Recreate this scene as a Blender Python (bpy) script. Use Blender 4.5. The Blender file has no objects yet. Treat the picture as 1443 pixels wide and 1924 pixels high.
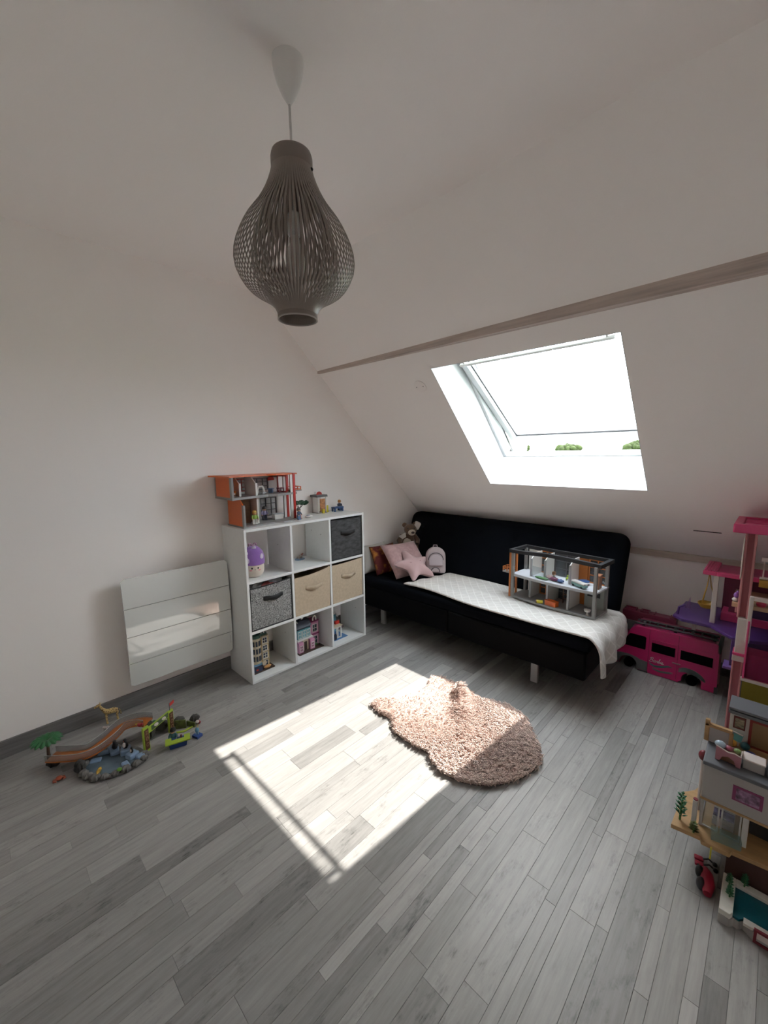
import bpy, bmesh, math, random
import numpy as np
from mathutils import Vector, Matrix, Euler
R_ = math.radians
scene = bpy.context.scene
COL = scene.collection

# ------------------------------------------------------------------ camera, sky, sun, exposure
F_PX = 765.774
yaw, pitch, roll = R_(44.10875), R_(8.02512), R_(0.69687)
_f = Vector((-math.sin(yaw)*math.cos(pitch), math.cos(yaw)*math.cos(pitch), -math.sin(pitch)))
_r = Vector((math.cos(yaw), math.sin(yaw), 0)); _d = _f.cross(_r)
_r2 = math.cos(roll)*_r + math.sin(roll)*_d; _d2 = -math.sin(roll)*_r + math.cos(roll)*_d
CAM = Vector((2.707, 0.0, 1.5))
cam_data = bpy.data.cameras.new('camera'); cam = bpy.data.objects.new('camera', cam_data); COL.objects.link(cam)
cam_data.sensor_fit = 'HORIZONTAL'; cam_data.sensor_width = 36.0; cam_data.lens = 36.0*F_PX/1443.0
cam_data.clip_start = 0.02; cam_data.clip_end = 500
m3 = Matrix((_r2, -_d2, -_f)).transposed()
cam.matrix_world = Matrix.Translation(CAM) @ m3.to_4x4()
scene.camera = cam

SKY_STRENGTH = 9.6
SUN_STRENGTH = 8.8
EXPOSURE = 0.58
scene.view_settings.view_transform = 'Standard'; scene.view_settings.look = 'None'
scene.view_settings.gamma = 1.0; scene.view_settings.use_curve_mapping = False
scene.view_settings.exposure = EXPOSURE
scene.cycles.max_bounces = 14; scene.cycles.diffuse_bounces = 10; scene.cycles.glossy_bounces = 4
scene.cycles.transparent_max_bounces = 16; scene.cycles.caustics_reflective = False; scene.cycles.caustics_refractive = False
scene.cycles.sample_clamp_indirect = 20

world = bpy.data.worlds.new('sky'); scene.world = world; world.use_nodes = True
nt = world.node_tree; nt.nodes.clear()
def wn(t, **k):
    n = nt.nodes.new(t)
    for a, b in k.items(): setattr(n, a, b)
    return n
tc = wn('ShaderNodeTexCoord'); mp = wn('ShaderNodeMapping'); mp.inputs['Scale'].default_value = (1.0, 1.0, 2.6)
no = wn('ShaderNodeTexNoise'); no.inputs['Scale'].default_value = 2.6; no.inputs['Detail'].default_value = 8; no.inputs['Roughness'].default_value = .58
rp = wn('ShaderNodeValToRGB'); rp.color_ramp.elements[0].position = .36; rp.color_ramp.elements[1].position = .6
rp.color_ramp.elements[0].color = (.70, .81, .95, 1); rp.color_ramp.elements[1].color = (1.0, .985, .985, 1)
bg = wn('ShaderNodeBackground'); bg.inputs['Strength'].default_value = SKY_STRENGTH; wo = wn('ShaderNodeOutputWorld')
nt.links.new(tc.outputs['Generated'], mp.inputs['Vector']); nt.links.new(mp.outputs['Vector'], no.inputs['Vector'])
nt.links.new(no.outputs['Fac'], rp.inputs['Fac']); nt.links.new(rp.outputs['Color'], bg.inputs['Color']); nt.links.new(bg.outputs['Background'], wo.inputs['Surface'])
world.cycles.sampling_method = 'MANUAL'; world.cycles.sample_map_resolution = 512

sun_data = bpy.data.lights.new('sun', 'SUN'); sun = bpy.data.objects.new('sun', sun_data); COL.objects.link(sun)
SUN_DIR = Vector((-0.172, -0.727, -1.0)).normalized()
sun.rotation_euler = SUN_DIR.to_track_quat('-Z', 'Y').to_euler(); sun.location = (2, 6, 8)
sun_data.energy = SUN_STRENGTH; sun_data.angle = R_(0.53); sun_data.color = (1.0, .938, .88)

# ------------------------------------------------------------------ materials
MATS = {}
def mat(name, col, rough=.5, metal=0., spec=.5, noise=None, bump=None, coat=0., sheen=0., trans=None, alpha=None, emit=None):
    """noise=(scale, amount[, stretch]) mottles the colour, bump=(scale, strength)."""
    if name in MATS: return MATS[name]
    m = bpy.data.materials.new(name); m.use_nodes = True; t = m.node_tree; b = t.nodes['Principled BSDF']
    c = (col[0], col[1], col[2], 1)
    b.inputs['Base Color'].default_value = c; b.inputs['Roughness'].default_value = rough; b.inputs['Metallic'].default_value = metal
    b.inputs['Specular IOR Level'].default_value = spec
    if coat: b.inputs['Coat Weight'].default_value = min(1, coat); b.inputs['Coat Roughness'].default_value = .04; b.inputs['Coat IOR'].default_value = 1.5 if coat <= 1 else coat
    if sheen: b.inputs['Sheen Weight'].default_value = sheen; b.inputs['Sheen Roughness'].default_value = .4
    if alpha is not None: b.inputs['Alpha'].default_value = alpha
    if emit: b.inputs['Emission Color'].default_value = (*emit[:3], 1); b.inputs['Emission Strength'].default_value = emit[3]
    if noise or bump:
        tcn = t.nodes.new('ShaderNodeTexCoord')
    if noise:
        mpn = t.nodes.new('ShaderNodeMapping'); t.links.new(tcn.outputs['Object'], mpn.inputs['Vector'])
        if len(noise) > 2: mpn.inputs['Scale'].default_value = noise[2]
        nz = t.nodes.new('ShaderNodeTexNoise'); nz.inputs['Scale'].default_value = noise[0]; nz.inputs['Detail'].default_value = 5
        t.links.new(mpn.outputs['Vector'], nz.inputs['Vector'])
        cr = t.nodes.new('ShaderNodeValToRGB'); a = noise[1]
        cr.color_ramp.elements[0].position = .3; cr.color_ramp.elements[1].position = .7
        cr.color_ramp.elements[0].color = (*[max(0, x*(1-a)) for x in col[:3]], 1); cr.color_ramp.elements[1].color = (*[min(1, x*(1+a)) for x in col[:3]], 1)
        t.links.new(nz.outputs['Fac'], cr.inputs['Fac']); t.links.new(cr.outputs['Color'], b.inputs['Base Color'])
    if bump:
        nb = t.nodes.new('ShaderNodeTexNoise'); nb.inputs['Scale'].default_value = bump[0]; nb.inputs['Detail'].default_value = 4
        t.links.new(tcn.outputs['Object'], nb.inputs['Vector'])
        bn = t.nodes.new('ShaderNodeBump'); bn.inputs['Strength'].default_value = bump[1]; bn.inputs['Distance'].default_value = .004
        t.links.new(nb.outputs['Fac'], bn.inputs['Height']); t.links.new(bn.outputs['Normal'], b.inputs['Normal'])
    MATS[name] = m; return m
def srgb(r, g, b):
    f = lambda c: (c/255/12.92) if c/255 <= .04045 else ((c/255+.055)/1.055)**2.4
    return (f(r), f(g), f(b))
def glass_mat(name, tint=(1, 1, 1), refl=.05, rough=.0, opaque=0., ocol=(1, 1, 1)):
    """thin pane: clear with a Fresnel-like reflection and, where asked, a part of tinted plastic body"""
    if name in MATS: return MATS[name]
    m = bpy.data.materials.new(name); m.use_nodes = True; t = m.node_tree; t.nodes.clear()
    out = t.nodes.new('ShaderNodeOutputMaterial'); tr = t.nodes.new('ShaderNodeBsdfTransparent'); tr.inputs['Color'].default_value = (*tint, 1)
    gl = t.nodes.new('ShaderNodeBsdfGlossy'); gl.inputs['Roughness'].default_value = rough
    lw = t.nodes.new('ShaderNodeLayerWeight'); lw.inputs['Blend'].default_value = .5
    pw = t.nodes.new('ShaderNodeMath'); pw.operation = 'POWER'; pw.inputs[1].default_value = 4.0; t.links.new(lw.outputs['Facing'], pw.inputs[0])
    ma = t.nodes.new('ShaderNodeMath'); ma.operation = 'MULTIPLY_ADD'; ma.inputs[1].default_value = .6; ma.inputs[2].default_value = refl*.5; t.links.new(pw.outputs[0], ma.inputs[0])
    ms = t.nodes.new('ShaderNodeMixShader'); t.links.new(ma.outputs[0], ms.inputs[0]); t.links.new(tr.outputs[0], ms.inputs[1]); t.links.new(gl.outputs[0], ms.inputs[2])
    last = ms
    if opaque:
        df = t.nodes.new('ShaderNodeBsdfDiffuse'); df.inputs['Color'].default_value = (*ocol, 1)
        m2 = t.nodes.new('ShaderNodeMixShader'); m2.inputs[0].default_value = opaque
        t.links.new(ms.outputs[0], m2.inputs[1]); t.links.new(df.outputs[0], m2.inputs[2]); last = m2
    t.links.new(last.outputs[0], out.inputs['Surface']); MATS[name] = m; return m

# ------------------------------------------------------------------ mesh helpers
class MB:
    """collects faces of one part; build() links it as one mesh object"""
    def __init__(s): s.v = []; s.f = []; s.at = None
    def add(s, vs, fs):
        o = len(s.v); s.v += [tuple(p) for p in vs]; s.f += [tuple(o+i for i in q) for q in fs]; return s
    def box(s, x0, x1, y0, y1, z0, z1, M=None):
        vs = [Vector(p) for p in ((x0,y0,z0),(x1,y0,z0),(x1,y1,z0),(x0,y1,z0),(x0,y0,z1),(x1,y0,z1),(x1,y1,z1),(x0,y1,z1))]
        if M is not None: vs = [M @ p for p in vs]
        return s.add(vs, ((0,3,2,1),(4,5,6,7),(0,1,5,4),(1,2,6,5),(2,3,7,6),(3,0,4,7)))
    def cbox(s, c, d, rot=(0,0,0)):
        M = Matrix.Translation(Vector(c)) @ Euler(rot).to_matrix().to_4x4()
        return s.box(-d[0]/2, d[0]/2, -d[1]/2, d[1]/2, -d[2]/2, d[2]/2, M)
    def tube(s, pts, r, n=8, caps=True, flat=1.0):
        pts = [Vector(p) for p in pts]; k = len(pts); rs = r if isinstance(r, (list, tuple)) else [r]*k
        up = None; vs = []
        for i, p in enumerate(pts):
            t = (pts[min(i+1, k-1)]-pts[max(i-1, 0)]).normalized()
            if up is None:
                up = t.orthogonal().normalized()
                if abs(t.z) < .99: up = (Vector((0,0,1))-t*t.z).normalized()
            else:
                up = (up - t*up.dot(t))
                up = up.normalized() if up.length > 1e-6 else t.orthogonal().normalized()
            w = t.cross(up)
            for j in range(n):
                a = 2*math.pi*j/n; vs.append(p + (w*math.cos(a) + up*math.sin(a)*flat)*rs[i])
        fs = [(i*n+j, i*n+(j+1) % n, (i+1)*n+(j+1) % n, (i+1)*n+j) for i in range(k-1) for j in range(n)]
        if caps: fs += [tuple(range(n-1, -1, -1)), tuple((k-1)*n+j for j in range(n))]
        return s.add(vs, fs)
    def cyl(s, p0, p1, r0, r1=None, n=16): return s.tube([p0, p1], [r0, r0 if r1 is None else r1], n)
    def lathe(s, prof, n=24, c=(0,0,0), M=None, closed=False):
        vs = []
        for r, z in prof:
            for j in range(n):
                a = 2*math.pi*j/n; vs.append(Vector((r*math.cos(a), r*math.sin(a), z)))
        if M is not None: vs = [M @ p for p in vs]
        vs = [p+Vector(c) for p in vs]
        k = len(prof); fs = [(i*n+j, i*n+(j+1) % n, ((i+1) % k)*n+(j+1) % n, ((i+1) % k)*n+j) for i in range(k if closed else k-1) for j in range(n)]
        if not closed:
            if prof[0][0] > 1e-6: fs.append(tuple(range(n-1, -1, -1)))
            if prof[-1][0] > 1e-6: fs.append(tuple((k-1)*n+j for j in range(n)))
        return s.add(vs, fs)
    def ell(s, c, r, n=16, m=10, rot=(0,0,0)):
        if not isinstance(r, (tuple, list)): r = (r, r, r)
        E = Euler(rot).to_matrix(); vs = [Vector(c)+E @ Vector((0,0,-r[2]))]
        for i in range(1, m):
            t = math.pi*i/m
            for j in range(n):
                a = 2*math.pi*j/n; vs.append(Vector(c)+E @ Vector((r[0]*math.sin(t)*math.cos(a), r[1]*math.sin(t)*math.sin(a), -r[2]*math.cos(t))))
        vs.append(Vector(c)+E @ Vector((0,0,r[2]))); L = len(vs)-1
        fs = [(0, 1+(j+1) % n, 1+j) for j in range(n)]
        for i in range(m-2):
            for j in range(n): fs.append((1+i*n+j, 1+i*n+(j+1) % n, 1+(i+1)*n+(j+1) % n, 1+(i+1)*n+j))
        fs += [(1+(m-2)*n+j, 1+(m-2)*n+(j+1) % n, L) for j in range(n)]
        return s.add(vs, fs)
    def prism(s, poly, a0, a1, axis='z', M=None):
        """polygon extruded along an axis; poly gives the two other coordinates in x,y,z order"""
        def P(p, a): return {'z': (p[0], p[1], a), 'y': (p[0], a, p[1]), 'x': (a, p[0], p[1])}[axis]
        n = len(poly); vs = [Vector(P(p, a0)) for p in poly]+[Vector(P(p, a1)) for p in poly]
        if M is not None: vs = [M @ p for p in vs]
        return s.add(vs, [tuple(range(n-1, -1, -1)), tuple(range(n, 2*n))]+[(i, (i+1) % n, n+(i+1) % n, n+i) for i in range(n)])
    def frame(s, x0, x1, z0, z1, w, y0, y1, axis='y'):
        """rectangular frame bar w wide; axis = its thickness axis"""
        for a, b, c, d in ((x0, x1, z0, z0+w), (x0, x1, z1-w, z1), (x0, x0+w, z0+w, z1-w), (x1-w, x1, z0+w, z1-w)):
            if axis == 'y': s.box(a, b, y0, y1, c, d)
            elif axis == 'x': s.box(y0, y1, a, b, c, d)
            else: s.box(a, b, c, d, y0, y1)
        return s
    def sheet(s, fn, nu, nv):
        vs = [fn(i/nu, j/nv) for j in range(nv+1) for i in range(nu+1)]
        return s.add(vs, [(j*(nu+1)+i, j*(nu+1)+i+1, (j+1)*(nu+1)+i+1, (j+1)*(nu+1)+i) for j in range(nv) for i in range(nu)])
    def inflate(s, outline, th, rings=6, p=2.0, back=1.0, c=(0, 0)):
        """puffed cushion of an outline in the xy plane, thickness along z"""
        n = len(outline); vs = []; ss = [1-(i/rings)**1.0 for i in range(rings)]
        for sgn in (1, -1):
            for q in ss:
                h = th*(max(0, 1-q**p))**.5*(1 if sgn > 0 else back)*sgn
                for (x, y) in outline: vs.append((c[0]+(x-c[0])*q, c[1]+(y-c[1])*q, h))
        o = len(vs); vs += [(c[0], c[1], th), (c[0], c[1], -th*back)]; fs = []
        for k in (0, 1):
            b = k*rings*n
            for i in range(rings-1):
                for j in range(n):
                    q = (b+i*n+j, b+i*n+(j+1) % n, b+(i+1)*n+(j+1) % n, b+(i+1)*n+j); fs.append(q if k == 0 else q[::-1])
            for j in range(n):
                q = (b+(rings-1)*n+j, b+(rings-1)*n+(j+1) % n, o+k); fs.append(q if k == 0 else q[::-1])
        return s.add(vs, fs)
    def xf(s, M):
        s.v = [tuple(M @ Vector(p)) for p in s.v]; return s
    def mesh(s, name, m, smooth=40):
        me = bpy.data.meshes.new(name); me.from_pydata(s.v, [], s.f); me.validate(); me.update()
        if m is not None: me.materials.append(m)
        if smooth:
            me.polygons.foreach_set('use_smooth', [True]*len(me.polygons)); me.set_sharp_from_angle(angle=R_(smooth))
        return me
    def build(s, name, m, parent=None, smooth=40, bevel=0, seg=2, weld=False):
        me = s.mesh(name, m, smooth)
        if weld:
            b = bmesh.new(); b.from_mesh(me); bmesh.ops.remove_doubles(b, verts=b.verts, dist=1e-5); b.to_mesh(me); b.free()
        o = bpy.data.objects.new(name, me); COL.objects.link(o)
        if parent is not None: o.parent = parent
        if bevel:
            md = o.modifiers.new('bevel', 'BEVEL'); md.width = bevel; md.segments = seg; md.limit_method = 'ANGLE'; md.angle_limit = R_(40)
            md.harden_normals = False
        return o
def link(name, me, parent=None, loc=None, rot=None):
    o = bpy.data.objects.new(name, me); COL.objects.link(o)
    if parent is not None: o.parent = parent
    if loc is not None: o.location = loc
    if rot is not None: o.rotation_euler = rot
    return o
def T(name, label, cat, loc=(0,0,0), rz=0., group=None, rot=None):
    o = bpy.data.objects.new(name, None); COL.objects.link(o); o.empty_display_size = .05
    o.location = loc; o.rotation_euler = rot if rot else (0, 0, rz); o['label'] = label; o['category'] = cat
    if group: o['group'] = group
    return o
def tag(o, label, cat, group=None):
    o['label'] = label; o['category'] = cat
    if group: o['group'] = group
    return o
def struct(o): o['kind'] = 'structure'; return o
def copy_tree(o, parent=None):
    c = o.copy(); COL.objects.link(c)
    if parent is not None: c.parent = parent
    for ch in list(o.children): copy_tree(ch, c)
    return c
def star(n, ro, ri, rot=0.): return [((ro if i % 2 == 0 else ri)*math.cos(rot+math.pi*i/n), (ro if i % 2 == 0 else ri)*math.sin(rot+math.pi*i/n)) for i in range(2*n)]
def catmull(P, k=6, closed=True):
    P = [Vector(p) for p in P]; n = len(P); out = []
    for i in range(n if closed else n-1):
        if closed: a, b, c, d = P[(i-1) % n], P[i], P[(i+1) % n], P[(i+2) % n]
        else: a, b, c, d = P[max(i-1, 0)], P[i], P[i+1], P[min(i+2, n-1)]
        for j in range(k):
            t = j/k; out.append(.5*((2*b)+(c-a)*t+(2*a-5*b+4*c-d)*t*t+(3*b-a-3*c+d)*t**3))
    if not closed: out.append(P[-1])
    return out
def rrect(w, h, r, n=5):
    pts = []
    for cx, cy, a0 in ((w/2-r, h/2-r, 0), (-w/2+r, h/2-r, 90), (-w/2+r, -h/2+r, 180), (w/2-r, -h/2+r, 270)):
        for i in range(n+1):
            a = R_(a0+90*i/n); pts.append((cx+r*math.cos(a), cy+r*math.sin(a)))
    return pts
# ------------------------------------------------------------------ the room
CEIL = 2.617; SLOPE = 4.212; KNEE = 3.42; XR = 3.5; YB = -.95; YC = SLOPE-CEIL
M_wall = mat('white_plaster_wall', (.935, .897, .868), .9, spec=.2, bump=(220, .06))
M_ceil = mat('white_plaster_ceiling', (.945, .906, .882), .9, spec=.2, bump=(220, .05))
M_slope = mat('white_plaster_slope', (.935, .901, .880), .9, spec=.2, bump=(220, .05))
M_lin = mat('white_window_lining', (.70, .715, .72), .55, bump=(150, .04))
M_beam = mat('weathered_beam_wood', (.50, .42, .375), .75, noise=(3.0, .22, (1, 16, 16)), bump=(60, .3))
M_skirt = mat('grey_wood_baseboard', (.16, .155, .15), .5, noise=(5, .25, (12, 1, 14)))
M_white = mat('white_plastic', (.80, .80, .79), .35)
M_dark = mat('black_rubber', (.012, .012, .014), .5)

struct(MB().box(-.2, 0, YB, KNEE+.2, -.1, CEIL+.2).build('wall_left', M_wall, smooth=0))
struct(MB().box(XR, XR+.2, YB, KNEE+.2, -.1, CEIL+.2).build('wall_right', M_wall, smooth=0))
struct(MB().box(-.2, XR+.2, YB-.2, YB, -.1, CEIL+.2).build('wall_rear', M_wall, smooth=0))
struct(MB().box(0, XR, KNEE, KNEE+.2, -.1, SLOPE-KNEE+.1).build('wall_back', M_wall, smooth=0))
struct(MB().box(-.2, XR+.2, YB-.2, YC+.12, CEIL, CEIL+.2).build('ceiling', M_ceil, smooth=0))
# pitched ceiling with the window opening: coordinates (x, s down the slope, n outward)
_u = Vector((0, 1, -1)).normalized(); _n = Vector((0, 1, 1)).normalized(); _o = Vector((0, YC, CEIL))
def SP(x, s, n): return _o+Vector((x, 0, 0))+_u*s+_n*n
def sbox(mb, x0, x1, s0, s1, n0, n1):
    vs = [SP(*p) for p in ((x0,s0,n0),(x1,s0,n0),(x1,s1,n0),(x0,s1,n0),(x0,s0,n1),(x1,s0,n1),(x1,s1,n1),(x0,s1,n1))]
    return mb.add(vs, ((0,1,2,3),(7,6,5,4),(4,5,1,0),(5,6,2,1),(6,7,3,2),(7,4,0,3)))
WX0, WX1 = 1.036, 2.130; WS0, WS1 = (2.168-YC)*2**.5, (2.957-YC)*2**.5; SEND = (KNEE+.12-YC)*2**.5
mb = MB(); ND = .33
for a in ((0, XR, 0, WS0, 0, ND), (0, XR, WS1, SEND, 0, ND), (0, WX0, WS0, WS1, 0, ND), (WX1, XR, WS0, WS1, 0, ND)): sbox(mb, *a)
struct(mb.build('ceiling_slope', M_slope, smooth=0, weld=True))
# window lining: thin white boards on the four reveal faces
mb = MB()
struct(win := T('window_1', 'x', 'x')); del win['label'], win['category']
win.location = (0, 0, 0)
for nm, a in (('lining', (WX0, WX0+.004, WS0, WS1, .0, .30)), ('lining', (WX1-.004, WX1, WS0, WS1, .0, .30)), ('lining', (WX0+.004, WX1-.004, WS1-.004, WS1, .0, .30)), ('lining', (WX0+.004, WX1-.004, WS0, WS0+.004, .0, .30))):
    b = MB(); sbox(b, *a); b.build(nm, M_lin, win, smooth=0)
# fixed frame of the roof window
FX0, FX1, FS0, FS1 = WX0, WX1, WS0, WS1
M_frame = mat('white_lacquered_frame', (.52, .54, .55), .35)
for a in ((FX0, FX1, FS1-.012, FS1+.03, .30, .355), (FX0, FX1, FS0-.06, FS0-.012, .30, .37), (FX0, FX0+.028, FS0, FS1, .30, .40), (FX1-.028, FX1, FS0, FS1, .30, .40)):
    b = MB(); sbox(b, *a); b.build('frame_rail', M_frame, win, smooth=0, bevel=.004)
b = MB()
for a in ((FX0-.05, FX0+.024, FS0-.05, FS1+.05, .40, .425), (FX1-.024, FX1+.05, FS0-.05, FS1+.05, .40, .425), (FX0-.05, FX1+.05, FS1+.03, FS1+.12, .335, .345)): sbox(b, *a)
b.build('flashing', mat('dark_zinc_flashing', (.05, .053, .056), .45, metal=.6), win, smooth=0)
# pivoting sash, swung so that its lower edge stands out of the roof
PY, PZ, TH = 2.838, 1.925, R_(33.0); XC = (WX0+WX1)/2
def QP(x, s, n): return Vector((x, PY-s*math.cos(TH)-n*math.sin(TH), PZ+s*math.sin(TH)-n*math.cos(TH)))
def qbox(mb, x0, x1, s0, s1, n0, n1):
    vs = [QP(*p) for p in ((x0,s0,n0),(x1,s0,n0),(x1,s1,n0),(x0,s1,n0),(x0,s0,n1),(x1,s0,n1),(x1,s1,n1),(x0,s1,n1))]
    return mb.add(vs, ((0,1,2,3),(7,6,5,4),(4,5,1,0),(5,6,2,1),(6,7,3,2),(7,4,0,3)))
GX0, GX1, GS0, GS1 = 1.108, 2.078, -.492, .556
sash = MB(); [qbox(sash, *a) for a in ((1.066, GX0, -.545, .605, -.012, .056), (GX1, 2.102, -.545, .605, -.012, .056), (GX0, GX1, -.545, GS0, -.012, .056), (GX0, GX1, GS1, .605, -.012, .05))]
sash = sash.build('sash', M_frame, win, smooth=0, bevel=.004)
b = MB(); [qbox(b, *a) for a in ((GX0, GX0+.006, GS0, GS1, .012, .020), (GX1-.006, GX1, GS0, GS1, .012, .020), (GX0, GX1, GS0, GS0+.006, .012, .020))]
b.build('gasket', M_dark, sash, smooth=0)
M_glass = glass_mat('window_glass', (.97, .985, .98))
b = MB(); qbox(b, GX0-.005, GX1+.005, GS0-.005, GS1+.005, .000, .010); b.build('pane', M_glass, sash, smooth=0)
bar = MB(); [qbox(bar, *a) for a in ((1.17, 1.4535, .511, .529, .168, .186), (1.4545, 1.7615, .511, .529, .168, .186), (1.7625, 2.068, .511, .529, .168, .186))]
bar = bar.build('control_bar', M_white, sash, smooth=0, bevel=.004)
b = MB(); [qbox(b, x, x+.010, .525, .60, .05, .18) for x in (1.20, 2.03)]; b.build('bar_bracket', M_white, sash, smooth=0)

# purlin showing through the pitched ceiling, square edge to the room
mb = MB()
for x in (-.0, XR):
    t = x/2.616; yA = 2.052-.021*t; yD = 2.072+.017*t
    zA = SLOPE-yA; zD = SLOPE-yD
    mb.v += [(x, yA, zA), (x, yA, zD), (x, yD, zD), (x, yD+.05, zD+.03), (x, yA+.05, zA+.03)]
mb.f += [(0,1,2,3,4), (9,8,7,6,5)]+[(i, 5+i, 5+(i+1) % 5, (i+1) % 5) for i in range(5)]
struct(mb.build('trim_1', M_beam, smooth=0))
struct(MB().box(0, XR, KNEE-.018, KNEE+.01, .752, .797).build('trim_2', M_beam if False else mat('beige_wall_plate', (.52, .44, .38), .8, noise=(4, .15, (1, 10, 10))), smooth=0))
struct(MB().box(.0, .014, YB, KNEE, 0, .091).build('baseboard_left', M_skirt, smooth=0, bevel=.003))
struct(MB().box(.0, XR, KNEE-.014, KNEE, 0, .091).build('baseboard_back', M_skirt, smooth=0, bevel=.003))
b = MB(); sbox(b, 2.344, 2.484, (3.214-YC)*2**.5, (3.214-YC)*2**.5+.006, -.002, .004); struct(b.build('dark_slit', M_dark, smooth=0))  # dark slit in the slope, its shade put in as a thin black strip
# blanking plate on the slope
bp = T('blanking_plate', 'round white cover plate with two screws on the pitched ceiling left of the roof window', 'cover plate', (0, 0, 0))
Mr = Matrix(((1, 0, 0), (0, _u.y, -_n.y), (0, _u.z, -_n.z))).to_4x4()
cpt = SP(.885, (2.252-YC)*2**.5, 0); bp.location = cpt
MB().lathe([(.047, 0), (.047, .004), (.043, .006), (0, .0062)], 32, M=Mr).build('plate', M_slope, bp)
for dx in (-.028, .028): MB().lathe([(.0035, .005), (.0035, .0075), (0, .0078)], 10, M=Mr @ Matrix.Translation((dx, 0, 0))).build('screw', mat('screw_steel', (.12, .11, .10), .4, metal=.8), bp)

# ---- floor: narrow laminate strips running along the left wall
fl_m = bpy.data.materials.new('grey_laminate_strips'); fl_m.use_nodes = True; t = fl_m.node_tree; B = t.nodes['Principled BSDF']
def N(t, ty, **k):
    n = t.nodes.new(ty)
    for a, b_ in k.items(): setattr(n, a, b_)
    return n
at = N(t, 'ShaderNodeAttribute', attribute_name='tone'); as_ = N(t, 'ShaderNodeAttribute', attribute_name='seed'); tcn = N(t, 'ShaderNodeTexCoord')
cmb = N(t, 'ShaderNodeCombineXYZ'); t.links.new(as_.outputs['Fac'], cmb.inputs['Z']); t.links.new(as_.outputs['Fac'], cmb.inputs['Y'])
add = N(t, 'ShaderNodeVectorMath', operation='ADD'); t.links.new(tcn.outputs['Object'], add.inputs[0]); t.links.new(cmb.outputs[0], add.inputs[1])
def noise(scale, vec, detail=5, rough=.6):
    mp_ = N(t, 'ShaderNodeMapping'); mp_.inputs['Scale'].default_value = vec; t.links.new(add.outputs[0], mp_.inputs['Vector'])
    n_ = N(t, 'ShaderNodeTexNoise'); n_.inputs['Scale'].default_value = scale; n_.inputs['Detail'].default_value = detail; n_.inputs['Roughness'].default_value = rough
    t.links.new(mp_.outputs[0], n_.inputs['Vector']); return n_
g1 = noise(1.0, (70, 5, 1), 6, .65); g2 = noise(1.0, (22, 12, 1), 5, .7); g3 = noise(1.0, (160, 22, 1), 3, .6)
def mathn(op, a, b_, clamp=False):
    n_ = N(t, 'ShaderNodeMath', operation=op); n_.use_clamp = clamp
    for i, x in enumerate((a, b_)):
        if isinstance(x, (int, float)): n_.inputs[i].default_value = x
        else: t.links.new(x, n_.inputs[i])
    return n_.outputs[0]
v1 = mathn('MULTIPLY', mathn('SUBTRACT', g1.outputs['Fac'], .5), .62)
wm = mathn('MULTIPLY', mathn('MULTIPLY', mathn('SUBTRACT', g2.outputs['Fac'], .50), 3.2, True), mathn('SUBTRACT', .62, g3.outputs['Fac']))
pm = mathn('ADD', mathn('MULTIPLY', mathn('GREATER_THAN', mathn('FRACT', mathn('MULTIPLY', as_.outputs['Fac'], 7.3), 0), .6), 1.7), .5)
v = mathn('ADD', mathn('ADD', at.outputs['Fac'], v1), mathn('MULTIPLY', mathn('MULTIPLY', wm, -1.1), pm))
cr = N(t, 'ShaderNodeValToRGB'); e = cr.color_ramp.elements
e[0].position = .0; e[0].color = (.082, .079, .076, 1); e[1].position = 1.0; e[1].color = (.44, .424, .403, 1)
e2 = cr.color_ramp.elements.new(.5); e2.color = (.262, .253, .242, 1)
t.links.new(v, cr.inputs['Fac']); t.links.new(cr.outputs['Color'], B.inputs['Base Color'])
B.inputs['Roughness'].default_value = .42; B.inputs['Specular IOR Level'].default_value = .45
bn = N(t, 'ShaderNodeBump'); bn.inputs['Strength'].default_value = .12; bn.inputs['Distance'].default_value = .002
t.links.new(g1.outputs['Fac'], bn.inputs['Height']); t.links.new(bn.outputs['Normal'], B.inputs['Normal'])
floor = struct(MB().box(-.0, XR, YB, KNEE, -.10, -.0035).build('floor', mat('dark_floor_joint', (.2, .196, .19), .8), smooth=0))
rng = random.Random(11); pieces = []; x = 0.
while x < XR:
    w = rng.choice((.036, .046, .056, .066, .078, .092)); w = min(w, XR-x)
    if w < .03: w = XR-x
    y = YB-rng.random()*.3
    while y < KNEE:
        L = rng.uniform(.25, .85); a, b_ = max(y, YB), min(y+L, KNEE)
        if b_-a > .01: pieces.append((x, min(x+w, XR), a, b_, rng.gauss(.56, .12), rng.random()*40))
        y += L
    x += w
def vis(pc):
    cx_, cy_ = (pc[0]+pc[1])/2, (pc[2]+pc[3])/2; q = []
    for X_, Y_ in ((pc[0], pc[2]), (pc[1], pc[2]), (pc[1], pc[3]), (pc[0], pc[3])):
        d_ = Vector((X_, Y_, 0))-CAM; zc = d_.dot(_f)
        if zc < .1: return 0
        q.append((721.5+F_PX*d_.dot(_r2)/zc, 962+F_PX*d_.dot(_d2)/zc))
    mx, my = sum(p[0] for p in q)/4, sum(p[1] for p in q)/4
    if not (-30 < mx < 1473 and my < 1960): return 0
    if cx_ < 2.1 and cy_ > 2.75: return 0
    return abs(sum(q[i][0]*q[(i+1) % 4][1]-q[(i+1) % 4][0]*q[i][1] for i in range(4)))/2
pieces.sort(key=vis, reverse=True)
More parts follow.
